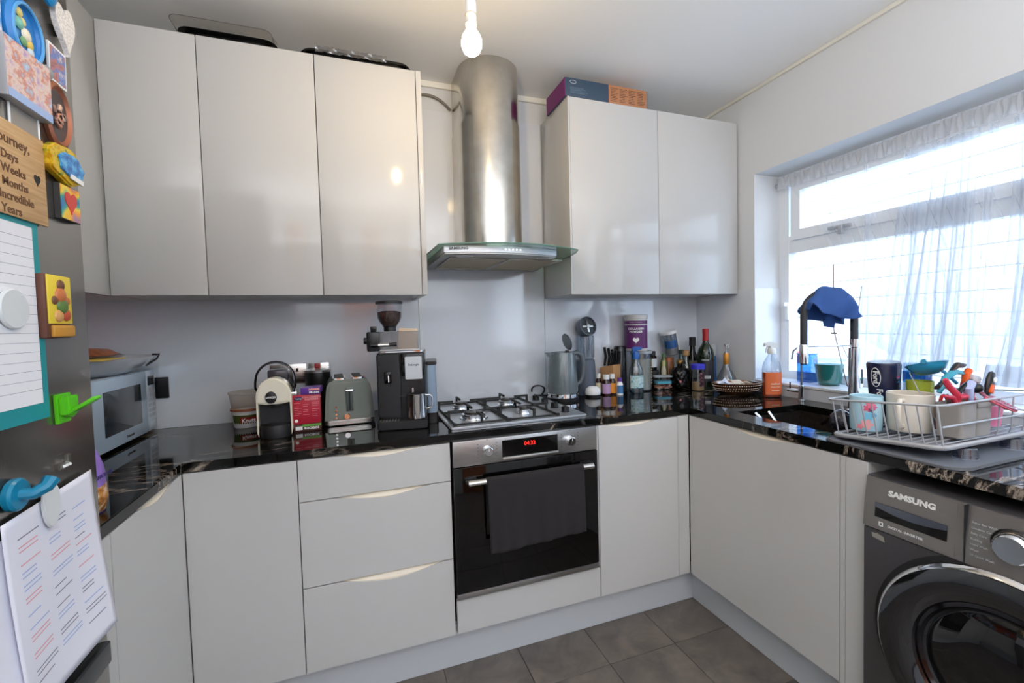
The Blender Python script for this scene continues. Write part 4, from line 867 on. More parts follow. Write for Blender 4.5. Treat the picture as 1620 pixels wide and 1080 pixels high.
B().box(-0.005, -0.0065, 0.06, 0.004, -0.003, 0.148).make('lever_slot', DARK, to); B().box(-0.014, -0.008, 0.056, 0.014, -0.0035, 0.152, 0.002).make('lever_plate', M('dark sage', (84, 92, 88), 0.3, metal=0.4), to); B().box(-0.003, -0.0095, 0.062, 0.003, -0.0075, 0.146).make('lever_groove', DARK, to)
B().box(-0.017, -0.026, 0.136, 0.017, -0.008, 0.147, 0.004).make('lever', CHR, to)
B().cyl((-0.012, -0.005, 0.037), 0.0125, 0.014, '-y', 24, bev=0.002).make('dial', CHR, to)
for i in range(4): B().cyl((-0.052 - 0.002 * i * 0, -0.004, 0.033 + i * 0.015 * 0.95), 0.004, 0.005, '-y', 12).make('button', CHR, to)
for x in (-0.075, 0.075):
    for y in (0.02, 0.2): B().cyl((x, y, 0), 0.01, 0.005).make('foot', BLK, to)

# espresso machine; local -y is the front, x = (px-636)/395
es = thing('espresso_machine', 'black espresso machine with chrome front plate and side water tank', 'coffee machine', T3(-0.154, 0.150), rz=-0.16)
B().prism(rrect(-0.094, 0.045, 0.088, 0.30, 0.012), 'z', 0.03, 0.292, 0.004).make('body', BLK, es)
B().prism(rrect(-0.094, 0.034, -0.004, 0.06, 0.008), 'z', 0.045, 0.285, 0.002).make('side_column', BLKM, es)
B().box(-0.002, 0.035, 0.20, 0.086, 0.06, 0.288, 0.004).make('brew_head', BLKG, es)
B().box(-0.012, 0.03, 0.12, 0.084, 0.048, 0.122).make('inner_shelf', BLK, es)
B().prism(rrect(-0.094, -0.008, 0.095, 0.08, 0.012), 'z', 0.002, 0.034, 0.003).make('drip_tray', BLKM, es)
for x in range(7): B().box(-0.085 + 0.011 * x, 0.002, 0.0335, -0.079 + 0.011 * x, 0.032, 0.036).make('grate_bar', STEEL, es)
cpn = B().prism(rrect(-0.002 + 0.016, 0.188, 0.078, 0.276, 0.004), 'y', 0.024, 0.037, 0.002).make('chrome_plate', CHR, es)
text('DeLonghi', 0.0105, M('dark print', (50, 50, 52), 0.5), cpn, (0.046, 0.0235, 0.244), bold=0.0003)
B().box(-0.066, 0.029, 0.174, -0.038, 0.035, 0.220, 0.006).make('steam_switch', BLKG, es); B().tube([(-0.050, 0.028, 0.205), (-0.049, 0.022, 0.18)], 0.0028, 8).make('wand_tip', CHR, es)
B().cyl((0.040, 0.03, 0.135), 0.006, 0.02).make('spout', CHR, es)
tk = B().prism(rrect(0.092, 0.08, 0.132, 0.26, 0.01), 'z', 0.03, 0.235, 0.002).make('water_tank', M('clear blue tank', (176, 200, 224), 0.1, trans=0.55), es)
B().prism(rrect(0.090, 0.078, 0.135, 0.262, 0.01), 'z', 0.235, 0.25, 0.003).make('tank_lid', BLK, es); B().prism(rrect(0.090, 0.078, 0.135, 0.262, 0.01), 'z', 0.0, 0.045, 0.003).make('tank_base', BLK, es)
B().prism(rrect(-0.09, 0.05, 0.084, 0.295, 0.012), 'z', 0.292, 0.297, 0.002).make('cup_tray', CHR, es)
# grinder on top
gr = thing('coffee_grinder', 'black coffee grinder with bean hopper and clear bin on the espresso machine', 'grinder', (-0.163, 0.235, Z + 0.2985), rz=-0.16)
B().box(-0.104, -0.05, 0.002, -0.056, 0.06, 0.077, 0.006).make('body', BLK, gr)
B().box(-0.056, -0.046, 0.002, 0.088, 0.056, 0.008, 0.002).box(-0.056, 0.050, 0.008, 0.088, 0.056, 0.074, 0.002).make('bin_back', M('pale clear back', (206, 202, 200), 0.4), gr)
B().prism(rrect(-0.056, 0.008, 0.090, 0.077, 0.004), 'y', -0.048, -0.046).make('bin_front', clear('smoky clear plastic', (238, 238, 240), 0.05), gr)
B().box(-0.056, -0.046, 0.074, 0.090, 0.052, 0.0765).make('bin_top', clear('smoky clear plastic'), gr); B().box(0.088, -0.046, 0.008, 0.090, 0.052, 0.074).make('bin_side', clear('smoky clear plastic'), gr)
B().box(0.01, -0.030, 0.009, 0.082, -0.022, 0.090, 0.002).xf(Matrix.Rotation(0.06, 4, 'Y')).make('filter_card', M('beige card', (206, 184, 156), 0.7), gr)
B().cyl((-0.12, 0.0, 0.042), 0.013, 0.016, 'x').make('knob', BLK, gr); B().box(-0.092, -0.02, 0.077, -0.070, 0.0, 0.098, 0.002).make('switch', BLK, gr)
B().tube([(-0.088, -0.056, 0.026), (-0.04, -0.056, 0.025), (0.008, -0.056, 0.028)], [0.006, 0.006, 0.008], 10).make('filter_handle', BLK, gr); B().tube([(-0.06, -0.056, 0.0258), (-0.02, -0.056, 0.027)], 0.0072, 10).make('handle_band', STEEL, gr)
B().box(-0.09, -0.054, 0.018, -0.08, -0.045, 0.034).make('handle_mount', BLK, gr)
B().lathe([(0, 0.077), (0.024, 0.077), (0.024, 0.095), (0.030, 0.100), (0, 0.1)], (-0.020, 0.0, 0), 28).make('hopper_neck', BLK, gr)
B().lathe([(0.028, 0.1), (0.040, 0.115), (0.046, 0.13), (0.049, 0.185)], (-0.020, 0.0, 0), 32).make('hopper', clear('hopper plastic', (240, 241, 244), 0.05), gr)
BE = M('coffee beans', (58, 36, 28), 0.45, bump=1.5, bs=110); B().lathe([(0, 0.101), (0.027, 0.101), (0.038, 0.116), (0.0445, 0.132), (0.046, 0.152), (0.03, 0.157), (0, 0.154)], (-0.020, 0.0, 0), 28).make('beans', BE, gr)['kind'] = 'stuff'
B().lathe([(0, 0.1845), (0.052, 0.1845), (0.0525, 0.193), (0.048, 0.197), (0, 0.197)], (-0.020, 0.0, 0), 32).make('lid', BLK, gr)
# steel mug on the drip tray
t = thing('steel_mug', 'polished steel mug with loop handle on the espresso drip tray', 'mug', (-0.098, 0.172, Z + 0.0375), rz=-0.1)
B().lathe([(0, 0), (0.036, 0), (0.0375, 0.002), (0.0375, 0.094), (0.0385, 0.096), (0.036, 0.096), (0.035, 0.004), (0, 0.004)], seg=40).make('cup', CHR, t)
B().tube([(0.036, 0, 0.086), (0.052, 0, 0.086), (0.060, 0, 0.078), (0.061, 0, 0.050), (0.055, 0, 0.036), (0.036, 0, 0.032)], 0.0032, 8).make('handle', CHR, t)

# ================================================================== TRAYS AND BOX ON THE WALL UNITS
TZ = UT + 0.0008
t = thing('baking_tray', 'clear-lidded black oven dish on the left wall cabinets', 'tray', (-0.70, 0.42, TZ), rz=0.0)
BKT = M('black enamel tin', (16, 16, 17), 0.25)
B().prism(rrect(-0.15, -0.09, 0.13, 0.11, 0.04), 'z', 0.0, 0.028, 0.006).make('black_dish', BKT, t)
B().prism(rrect(-0.17, -0.11, 0.15, 0.13, 0.045), 'z', 0.0285, 0.0305, 0.0005).make('rim', BKT, t)
q = B(); lo = rrect(-0.172, -0.115, 0.155, 0.132, 0.03); hi = [(x * 1.02 - 0.012 if x < 0 else x * 0.86, y * 1.0) for x, y in lo]
A_ = [q.b.verts.new((x, y, 0.0305)) for x, y in lo]; Bv = [q.b.verts.new((x, y, 0.062)) for x, y in hi]
for i in range(len(lo)): q.b.faces.new((A_[i], A_[(i + 1) % len(lo)], Bv[(i + 1) % len(lo)], Bv[i]))
q.b.faces.new(Bv); q.make('clear_lid', clear('clear lid', (250, 248, 244), 0.02), t)
B().tube([(x, y, 0.062) for x, y in hi], 0.0012, 5, closed=True).make('lid_edge', M('grey lid edge', (96, 92, 86), 0.3), t)
t = thing('baking_tray', 'black baking tray wrapped in crinkled cling film on the third wall cabinet', 'tray', (-0.265, 0.41, TZ))
q = B().prism(rrect(-0.2, -0.10, 0.205, 0.12, 0.05), 'z', 0.0, 0.014, 0.006).prism(rrect(-0.21, -0.11, 0.215, 0.13, 0.05), 'z', 0.0142, 0.018, 0.0015)
q.make('tin', BKT, t)
q = B().prism(rrect(-0.205, -0.105, 0.21, 0.125, 0.05), 'z', 0.019, 0.027, 0.002); q.make('second_tin', BKT, t)
def film(u, v):
    x = -0.15 + 0.26 * u; a = -0.2 + 3.3 * v; n_ = 0.004 * math.sin(37 * u + 9 * v) * math.sin(23 * v + 11 * u)
    return (x, -0.1165 + 0.24 * min(1, max(0, v - 0.25)) - 0.006 * (v < 0.25) + n_ * .5, min(0.031, 0.004 + 0.11 * v) + abs(n_))
B().grid(film, 60, 24).make('cling_film', clear('cling film', (225, 225, 228), 0.16, 0.08), t)
t = thing('appliance_box', 'flat navy and orange carton on the right wall cabinets', 'box', (0.868, 0.40, TZ), rz=0.0)
NV = M('navy carton', (52, 72, 92), 0.5); OR_ = M('orange brown carton', (176, 120, 82), 0.55)
B().box(-0.225, -0.10, 0, 0.005, 0.11, 0.085, 0.001).make('navy_end', NV, t); B().box(0.005, -0.10, 0, 0.222, 0.11, 0.085, 0.001).make('orange_end', OR_, t); B().box(0.222, -0.099, 0.001, 0.225, 0.109, 0.084).make('end_flap', NV, t)
B().box(-0.227, -0.099, 0.001, -0.225, 0.109, 0.084).make('side_picture', M('magenta panel', (120, 40, 110), 0.5), t)
B().tube([(-0.185 + 0.016 * math.cos(a), -0.1005, 0.068 + 0.007 * math.sin(a)) for a in [2 * PI * i / 20 for i in range(20)]], 0.0012, 5, closed=True).make('oval_badge', M('grey badge', (190, 190, 196), 0.4), t)
b = B()
for i in range(5): b.box(-0.20, -0.1006, 0.018 + 0.006 * i, -0.20 + (0.075, 0.09, 0.06, 0.08, 0.07)[i], -0.0999, 0.0195 + 0.006 * i)
tag(b.make('printed_lines', M('faint print', (110, 130, 150), 0.5), t), kind='stuff')
b = B()
for k in range(4):
    for i in range(9): b.box(0.015 + 0.051 * k, -0.1006, 0.010 + 0.0075 * i, 0.015 + 0.051 * k + R.uniform(0.025, 0.043), -0.0999, 0.0125 + 0.0075 * i)
tag(b.make('printed_lines', M('dark brown print', (92, 62, 44), 0.5), t), kind='stuff')
# ================================================================== BACK RIGHT WORKTOP ITEMS
GP = M('slate grey kettle', (98, 108, 112), 0.18, coat=0.5, bump=1.0, bs=45)
ke = thing('kettle', 'slate grey textured kettle with open lid and steel base ring', 'kettle', T3(0.676, 0.466), rz=-0.1)
B().lathe([(0, 0), (0.080, 0), (0.081, 0.012), (0.079, 0.014), (0, 0.014)], seg=40).make('power_base', BLK, ke)
B().lathe([(0.079, 0.0145), (0.082, 0.016), (0.082, 0.034), (0.080, 0.036)], seg=40).make('base_ring', CHR, ke)
B().lathe([(0, 0.03), (0.078, 0.036), (0.079, 0.06), (0.066, 0.236), (0.063, 0.242), (0.060, 0.236), (0.072, 0.06), (0, 0.05)], seg=40).make('body', GP, ke)
B().prism([(-0.060, 0.205), (-0.088, 0.238), (-0.088, 0.243), (-0.058, 0.243)], 'y', -0.018, 0.018, 0.003).make('spout', GP, ke)
B().tube([(0.055, 0, 0.232), (0.085, 0, 0.236), (0.105, 0, 0.222), (0.116, 0, 0.18), (0.114, 0, 0.12), (0.100, 0, 0.085), (0.078, 0, 0.072)], [0.012, 0.013, 0.014, 0.014, 0.013, 0.011, 0.010], 12).make('handle', M('slate plastic', (88, 96, 102), 0.35), ke)
q = B().lathe([(0, 0), (0.052, 0), (0.055, 0.006), (0.048, 0.012), (0, 0.014)], seg=32, sx=0.8); q.xf(Matrix.Translation((0.024, 0.0, 0.292)) @ Matrix.Rotation(1.28, 4, 'Y')); q.make('lid', M('slate plastic', (88, 96, 102), 0.35), ke)
B().box(0.02, -0.012, 0.236, 0.036, 0.012, 0.25, 0.003).make('hinge', BLK, ke)
kc = B().tube([(0.585 - 0.03 * math.cos(a) * 1.2, 0.575 + 0.012 * math.sin(2 * a), Z + 0.034 + 0.03 * math.sin(a)) for a in [2 * PI * i / 20 for i in range(19)]] + [(0.60, 0.58, Z + 0.01), (0.66, 0.56, Z + 0.006)], 0.0045, 8).make('cord', BLK, ke); bpy.context.view_layer.update(); kc.matrix_parent_inverse = ke.matrix_world.inverted()
# blender
bn = thing('blender', 'grey blender with clear cup and round blade cap balanced on top', 'blender', T3(0.862, 0.560))
B().lathe([(0, 0), (0.056, 0), (0.057, 0.01), (0.052, 0.15), (0.050, 0.185), (0.044, 0.19), (0, 0.19)], seg=36).make('motor_base', M('blue grey base', (88, 96, 108), 0.35), bn)
B().lathe([(0.044, 0.19), (0.047, 0.20), (0.049, 0.315), (0.045, 0.32), (0.043, 0.315), (0.044, 0.2)], seg=36).make('cup', clear('cup plastic', (226, 230, 234), 0.08), bn)
for i in range(5): B().tube([(0.0475 * math.cos(a), 0.0475 * math.sin(a), 0.2) for a in (-PI / 2 + (i - 2) * 0.45,)] + [(0.049 * math.cos(a), 0.049 * math.sin(a), 0.31) for a in (-PI / 2 + (i - 2) * 0.45,)], 0.0022, 6).make('rib', milky('rib plastic', (235, 238, 242), 0.4), bn)
def faced(q, c, tilt=0.25, yaw=0.12): return q.xf(Matrix.Translation(c) @ Matrix.Rotation(yaw, 4, 'Z') @ Matrix.Rotation(PI / 2 - tilt, 4, 'X'))
cc = (0.006, -0.005, 0.366)
cap = faced(B().lathe([(0.030, -0.03), (0.050, -0.025), (0.053, 0.0), (0.053, 0.02), (0.048, 0.022), (0.046, 0.012), (0, 0.010)], seg=36), cc).make('blade_cap', M('blue grey base', (88, 96, 108), 0.35), bn)
faced(B().lathe([(0, 0.0105), (0.0455, 0.0125), (0.0455, 0.013), (0, 0.013)], seg=32), cc).make('cap_liner', M('dark liner', (44, 50, 52), 0.4), cap)
faced(B().box(-0.034, -0.006, 0.014, 0.034, 0.006, 0.017, 0.001).sub(B().box(-0.006, -0.034, 0.0145, 0.006, 0.034, 0.0175, 0.001)).cyl((0, 0, 0.013), 0.009, 0.01), cc, yaw=0.12).make('blades', STEEL, cap)
# white round gadget
t = thing('egg_boiler', 'small white round dome on a black base in front of the blender', 'gadget', T3(0.852, 0.470))
B().lathe([(0, 0), (0.040, 0), (0.041, 0.012), (0, 0.014)], seg=32).make('base', BLK, t); B().lathe([(0.040, 0.012), (0.042, 0.024), (0.036, 0.042), (0.022, 0.053), (0, 0.056)], seg=32).make('dome', M('white gloss', (226, 226, 226), 0.15), t)
# knife block
kb = thing('knife_block', 'pale wooden knife block with black-handled knives', 'knife block', T3(1.012, 0.560), rz=0.35)
WB = M('pale beech', (190, 142, 92), 0.5); noise_col(WB, [(0.35, (176, 128, 80)), (0.65, (204, 156, 106))], 16, 6, (6, 6, 1))
B().prism([(-0.045, 0), (0.030, 0), (0.042, 0.135), (-0.050, 0.155)], 'x', -0.035, 0.035, 0.003).make('block', WB, kb)
for i in range(7):
    x, y = (-0.022 + 0.022 * (i % 3), -0.036 + 0.026 * (i // 3)); L = 0.078 + 0.012 * (i // 3) + 0.008 * (i % 2)
    B().tube([(x, y, 0.148), (x + 0.004 * (i % 3 - 1) + 0.003, y - 0.010, 0.148 + L * 0.5), (x + 0.010 * (i % 3 - 1) - 0.004, y - 0.012, 0.148 + L)], [0.0060, 0.0072, 0.0082], 10, flat=0.8).make('knife_handle', BLK, kb)
# medicine bottles
def bottle(name, label, cat, loc, prof, mat, cap=None, capmat=WHT, lab=None, labmat=None, group=None, seg=28):
    t = thing(name, label, cat, loc, group=group); B().lathe(prof, seg=seg).make('bottle', mat, t)
    if cap: B().lathe(cap, seg=24).make('cap', capmat, t)
    if lab: B().lathe(lab, seg=24, a0=-PI * 0.97, a1=-PI * 0.03).make('label', labmat, t)
    return t
AMB = M('brown glass', (58, 26, 18), 0.08, trans=0.3)
gm = 'small medicine bottles beside the kettle'
def med(label, x, y, r, h, cm, lm, bm=AMB):
    return bottle('medicine_bottle', label, 'bottle', T3(x, y), [(0, 0), (r, 0), (r, h * 0.62), (r * 0.6, h * 0.76), (r * 0.6, h * 0.8), (0, h * 0.8)], bm, [(0, h * 0.78), (r * 0.72, h * 0.78), (r * 0.72, h), (0, h)], cm, [(r + 0.0006, h * 0.08), (r + 0.0006, h * 0.56)], lm, gm)
med('brown medicine bottle with white cap hidden behind the mauve-labelled one', 0.918, 0.522, 0.017, 0.112, WHT, M('cream label', (214, 200, 170), 0.5))
med('brown medicine bottle with white cap and mauve label', 0.940, 0.480, 0.0235, 0.108, WHT, M('mauve label', (186, 152, 190), 0.5))
med('brown medicine bottle with white cap and orange label', 0.976, 0.478, 0.0190, 0.110, WHT, M('orange label', (216, 140, 40), 0.5))
med('small white pill bottle with purple cap and blue label', 1.008, 0.455, 0.0175, 0.090, M('purple cap', (98, 52, 140), 0.4), M('blue label', (70, 120, 170), 0.5), WHT)
tag(B().lathe([(0, 0), (0.034, 0), (0.035, 0.004), (0.034, 0.245), (0.03, 0.252), (0, 0.252)], seg=28).make('canister', BLK), 'tall black canister behind the knife block and tall clear jar', 'canister').location = T3(1.090, 0.572)
# tall clear jar, collagen tub above
t = thing('storage_jar', 'tall clear storage jar of pale powder under the purple tub', 'jar', T3(1.200, 0.530))
B().lathe([(0, 0), (0.056, 0), (0.058, 0.006), (0.058, 0.215), (0.055, 0.215), (0.055, 0.008), (0, 0.006)], seg=36).make('jar', clear('jar plastic', (235, 238, 240), 0.06), t)
B().lathe([(0, 0.008), (0.053, 0.008), (0.053, 0.175), (0.02, 0.18), (0, 0.182)], seg=30).make('powder', M('cream powder', (214, 208, 190), 0.8), t)['kind'] = 'stuff'
B().lathe([(0.060, 0.208), (0.060, 0.222), (0, 0.224)], seg=36).make('lid', milky('frosted lid', (220, 226, 230), 0.8), t)
b = B()
for i in range(9): b.lathe([(0.0586, 0.04 + 0.015 * i), (0.0586, 0.048 + 0.015 * i)], seg=6, a0=-1.1, a1=-0.5)
b.make('printed_lines', M('orange faint print', (196, 170, 130), 0.5), t)['kind'] = 'stuff'
t = thing('powder_tub', 'purple and white supplement tub standing on the clear jar', 'tub', (1.172, 0.536, Z + 0.2254))
PUR = M('deep purple label', (92, 30, 96), 0.4)
B().lathe([(0, 0), (0.060, 0), (0.062, 0.004), (0.062, 0.178), (0.058, 0.182), (0, 0.182)], seg=40).make('tub', M('stone white plastic', (206, 202, 198), 0.4), t)
B().lathe([(0.0624, 0.014), (0.0624, 0.142)], seg=40).make('label', PUR, t); B().lathe([(0.0624, 0.148), (0.0624, 0.168)], seg=40).make('label_band', PUR, t)
B().lathe([(0.062, 0.178), (0.0645, 0.18), (0.0645, 0.198), (0.06, 0.201), (0, 0.201)], seg=40).make('lid', M('stone white plastic', (206, 202, 198), 0.4), t)
def curvetext(s, size, mat, par, r, z, ang, bold=0.0, sp=1.0):
    o = text(s, size, mat, par, (0, 0, 0), rot=(0, 0, 0), bold=bold, space=sp)
    for v in o.data.vertices:
        a = ang + v.co.x / r; d = r + 0.0006 + v.co.z; v.co = (d * math.cos(a), d * math.sin(a), z + v.co.y)
    return o
va = math.atan2(-1.554 - 0.536, -0.302 - 1.172)
curvetext('SUPER POWDER', 0.0085, M('lilac print', (214, 180, 214), 0.5), t, 0.0624, 0.158, va, sp=1.2); curvetext('COLLAGEN', 0.0155, WHT, t, 0.0624, 0.122, va, 0.0007, 1.15); curvetext('POWDER', 0.0155, WHT, t, 0.0624, 0.106, va, 0.0007, 1.15)
hh = B().prism(heart(0.034, 0.032), 'z', 0, 0.001).make('heart', WHT, t)
for v in hh.data.vertices: a = va + v.co.x / 0.0624; d = 0.0626 + v.co.z; zz = 0.058 + v.co.y; v.co = (d * math.cos(a), d * math.sin(a), zz)
# clear sanitiser bottle with blue pump
t = thing('spray_bottle', 'clear bottle with blue trigger cap before the tall clear jar', 'bottle', T3(1.110, 0.452), rz=-0.3)
B().lathe([(0, 0), (0.036, 0), (0.038, 0.006), (0.038, 0.10), (0.033, 0.135), (0.018, 0.165), (0.014, 0.17), (0.014, 0.185)], seg=32, sx=1.05, sy=0.75).make('bottle', clear('clear bottle', (214, 228, 234), 0.08), t)
B().lathe([(0, 0.004), (0.034, 0.004), (0.035, 0.088), (0, 0.088)], seg=28, sx=1.05, sy=0.75).make('liquid', clear('pale liquid', (176, 204, 214), 0.03), t)
B().lathe([(0.0385, 0.03), (0.0385, 0.098)], seg=20, a0=-PI * 0.85, a1=-PI * 0.15, sx=1.05, sy=0.75).make('label', pic('patterned label', [(0.35, (90, 150, 170)), (0.5, (206, 222, 226)), (0.62, (120, 180, 160)), (0.75, (230, 236, 238))], 70, 3), t)
BT = M('blue trigger plastic', (34, 96, 176), 0.35)
B().lathe([(0, 0.185), (0.017, 0.185), (0.018, 0.215), (0.014, 0.225), (0, 0.226)], seg=24).make('collar', BT, t); B().prism([(-0.018, 0.222), (0.030, 0.236), (0.034, 0.248), (-0.008, 0.252), (-0.022, 0.245)], 'y', -0.012, 0.012, 0.004).make('pump_head', BT, t); B().tube([(0, 0, 0.02), (0, 0, 0.2)], 0.0025, 6).make('dip_tube', milky('tube plastic', (230, 234, 236), 0.5), t)
# vitamin bottle on dark jar
t = thing('storage_jar', 'short black jar supporting the small black vitamin bottle', 'jar', T3(1.300, 0.570)); B().lathe([(0, 0), (0.036, 0), (0.038, 0.004), (0.038, 0.085), (0, 0.085)], seg=30).make('jar', BLK, t); B().lathe([(0.039, 0.085), (0.039, 0.103), (0, 0.105)], seg=30).make('lid', BLKM, t)
bottle('vitamin_bottle', 'small black vitamin bottle with white label on the black jar', 'bottle', (1.300, 0.568, Z + 0.1062), [(0, 0), (0.027, 0), (0.028, 0.004), (0.028, 0.075), (0.02, 0.084), (0, 0.084)], BLKG, [(0, 0.084), (0.021, 0.084), (0.021, 0.108), (0, 0.109)], BLK, [(0.0286, 0.016), (0.0286, 0.066)], M('pale grey label', (206, 210, 208), 0.5))
# nut tub
t = thing('nut_tub', 'clear tub of mixed nuts with blue label, before the black jar', 'tub', T3(1.308, 0.485), rz=-0.3)
B().prism(rrect(-0.050, -0.03, 0.050, 0.03, 0.018), 'z', 0.0, 0.072, 0.004).make('tub', clear('nut tub plastic', (236, 238, 238), 0.05), t)
b = B()
for i in range(90): b.ball((R.uniform(-0.042, 0.042), R.uniform(-0.023, 0.023), R.uniform(0.008, 0.034)), 0.006, (1.4, 0.9, 0.8), 6, Matrix.Rotation(R.uniform(0, 6), 4, 'Z'))
NT = M('nuts', (170, 100, 80), 0.6); noise_col(NT, [(0.35, (120, 60, 44)), (0.5, (196, 130, 100)), (0.7, (226, 176, 150))], 60, 2); b.make('nuts', NT, t)['kind'] = 'stuff'
B().prism(rrect(-0.046, -0.0315, 0.046, 0.03, 0.018), 'z', 0.036, 0.05).make('blue_label', M('turquoise label', (84, 164, 190), 0.4), t); B().prism(rrect(-0.052, -0.032, 0.052, 0.032, 0.018), 'z', 0.072, 0.08, 0.002).make('lid', milky('frosted lid', (220, 226, 230), 0.8), t)
# diamond-pattern black bottle
t = thing('liqueur_bottle', 'squat black diamond-faceted bottle with gold cap', 'bottle', T3(1.398, 0.448))
b = B()
def dia(u, v):
    a = 2 * PI * u; z = 0.002 + 0.118 * v; r = 0.054 * (1 - abs(2 * v - 1) ** 4 * 0.32); k = 0.0022 * (abs(math.sin(6 * a + 9 * v)) + abs(math.sin(6 * a - 9 * v))) - 0.0022
    return ((r + k) * math.cos(a), (r + k) * math.sin(a), z)
b.grid(dia, 112, 24).lathe([(0, 0.002), (0.034, 0.002)], seg=20).lathe([(0.036, 0.117), (0.022, 0.126), (0.014, 0.13), (0.014, 0.146)], seg=28); b.make('bottle', BLKG, t, ang=60)
B().lathe([(0, 0.144), (0.017, 0.144), (0.019, 0.150), (0.018, 0.163), (0.012, 0.168), (0, 0.168)], seg=28).make('cap', M('gold cap', (206, 160, 96), 0.25, metal=1), t)
sc_ = curvetext('8', 0.012, M('white seal print', (240, 220, 222), 0.5), t, 0.0555, 0.050, -2.25); o = B().cyl((0, 0, 0), 0.008, 0.001).make('red_seal', M('red seal', (170, 60, 76), 0.4), t)
for v in o.data.vertices: a = -2.25 + v.co.x / 0.0552; d = 0.0545 + v.co.z; zz = 0.050 + v.co.y; v.co = (d * math.cos(a), d * math.sin(a), zz)
# salt tub, blue cap
t = bottle('salt_tub', 'clear plastic shaker with bright blue cap and dark label', 'tub', T3(1.450, 0.368), [(0, 0), (0.033, 0), (0.035, 0.004), (0.034, 0.118), (0, 0.118)], clear('shaker plastic', (226, 230, 232), 0.1), [(0.030, 0.118), (0.037, 0.119), (0.037, 0.142), (0.033, 0.147), (0, 0.148)], M('bright blue cap', (60, 60, 190), 0.35))
B().lathe([(0, 0.004), (0.031, 0.004), (0.031, 0.045), (0, 0.05)], seg=24).make('crystals', M('amber crystals', (196, 160, 110), 0.8, bump=1, bs=200), t)['kind'] = 'stuff'; B().lathe([(0.0356, 0.025), (0.0352, 0.10)], seg=16, a0=-2.1, a1=-1.0).make('label', pic('dark floral label', [(0.4, (20, 18, 20)), (0.55, (90, 40, 50)), (0.7, (190, 180, 180))], 60, 3), t)
# wine bottle
t = thing('wine_bottle', 'dark green wine bottle with red foil neck and black label', 'bottle', T3(1.535, 0.400))
B().lathe([(0, 0.003), (0.02, 0.0), (0.042, 0.0), (0.044, 0.005), (0.044, 0.19), (0.038, 0.222), (0.024, 0.245), (0.0155, 0.262), (0.014, 0.30), (0.0155, 0.325), (0.0155, 0.333), (0, 0.334)], seg=40).make('bottle', M('dark green glass', (22, 40, 22), 0.05, trans=0.35, coat=0.3), t)
B().lathe([(0.0165, 0.270), (0.0152, 0.30), (0.0166, 0.325), (0.0166, 0.336), (0, 0.337)], seg=28).make('foil', M('red foil', (166, 34, 40), 0.3, metal=0.3), t)
B().lathe([(0.0446, 0.045), (0.0446, 0.165)], seg=28, a0=-PI * 0.95, a1=-PI * 0.2).make('label', M('black label', (34, 32, 38), 0.4), t)
wa = math.atan2(-1.554 - 0.392, -0.302 - 1.532)
b = B().lathe([(0.0452, 0.163), (0.0452, 0.166)], seg=12, a0=wa - 0.5, a1=wa + 0.4); b.make('white_stripe', WHT, t)
b = B().lathe([(0.0452, 0.062), (0.0452, 0.078)], seg=12, a0=wa - 0.15, a1=wa + 0.55); o = b.make('barcode_panel', WHT, t)
for i in range(7): B().lathe([(0.0455, 0.065), (0.0455, 0.078)], seg=2, a0=wa - 0.05 + 0.08 * i, a1=wa - 0.05 + 0.08 * i + 0.035).make('barcode_bar', BLK, o)
# decanter
t = thing('decanter', 'round clear glass decanter with gold-orange neck and silver ornament stopper', 'decanter', T3(1.612, 0.330))
B().lathe([(0, 0.0), (0.040, 0.0), (0.050, 0.012), (0.053, 0.035), (0.049, 0.062), (0.034, 0.092), (0.020, 0.118), (0.014, 0.145), (0.0135, 0.20)], seg=40).make('flask', clear('decanter glass', (232, 236, 238), 0.10), t)
B().lathe([(0.0145, 0.138), (0.0155, 0.14), (0.0155, 0.198), (0.0145, 0.2)], seg=28).make('neck_sleeve', M('orange gold sleeve', (214, 146, 60), 0.3, metal=0.4), t)
sp = B().lathe([(0, 0.196), (0.011, 0.198), (0.011, 0.206), (0, 0.207)], seg=20).make('stopper', CHR, t)
B().tube([(0, 0, 0.205), (0.002, 0, 0.222), (-0.004, 0, 0.232), (0.004, 0, 0.245), (0.010, 0, 0.240), (0.012, 0, 0.25)], 0.003, 8).tube([(0.0, 0, 0.23), (-0.010, 0, 0.246), (-0.013, 0, 0.252)], 0.0028, 8).tube([(0.002, 0, 0.222), (0.012, 0, 0.226), (0.016, 0, 0.236)], 0.0026, 8).make('ornament', M('bright silver', (220, 222, 226), 0.15, metal=0.9), sp)
# things behind
t = thing('cleaning_packet', 'tall blue and white packet leaning behind the wine bottle', 'packet', (1.640, 0.47, Z + 0.001), rz=-0.2)
B().prism([(-0.026, 0), (0.026, 0), (0.024, 0.235), (0.012, 0.245), (-0.024, 0.222)], 'y', -0.016, 0.016, 0.006).make('packet', M('cobalt packet', (44, 104, 166), 0.35), t); B().prism([(-0.024, 0.160), (0.0245, 0.175), (0.024, 0.236), (0.012, 0.246), (-0.024, 0.223)], 'y', -0.0165, 0.0165, 0.006).make('white_top', M('pale packet top', (196, 200, 200), 0.4), t)
t = bottle('oil_bottle', 'dark bottle with tall black cap in the corner behind the wine', 'bottle', T3(1.560, 0.530), [(0, 0), (0.03, 0), (0.032, 0.004), (0.032, 0.165), (0.015, 0.205), (0.014, 0.24), (0, 0.24)], BLKG, [(0, 0.235), (0.019, 0.235), (0.019, 0.287), (0, 0.288)], BLK, [(0.0325, 0.05), (0.0325, 0.15)], M('muted label', (120, 116, 96), 0.5))
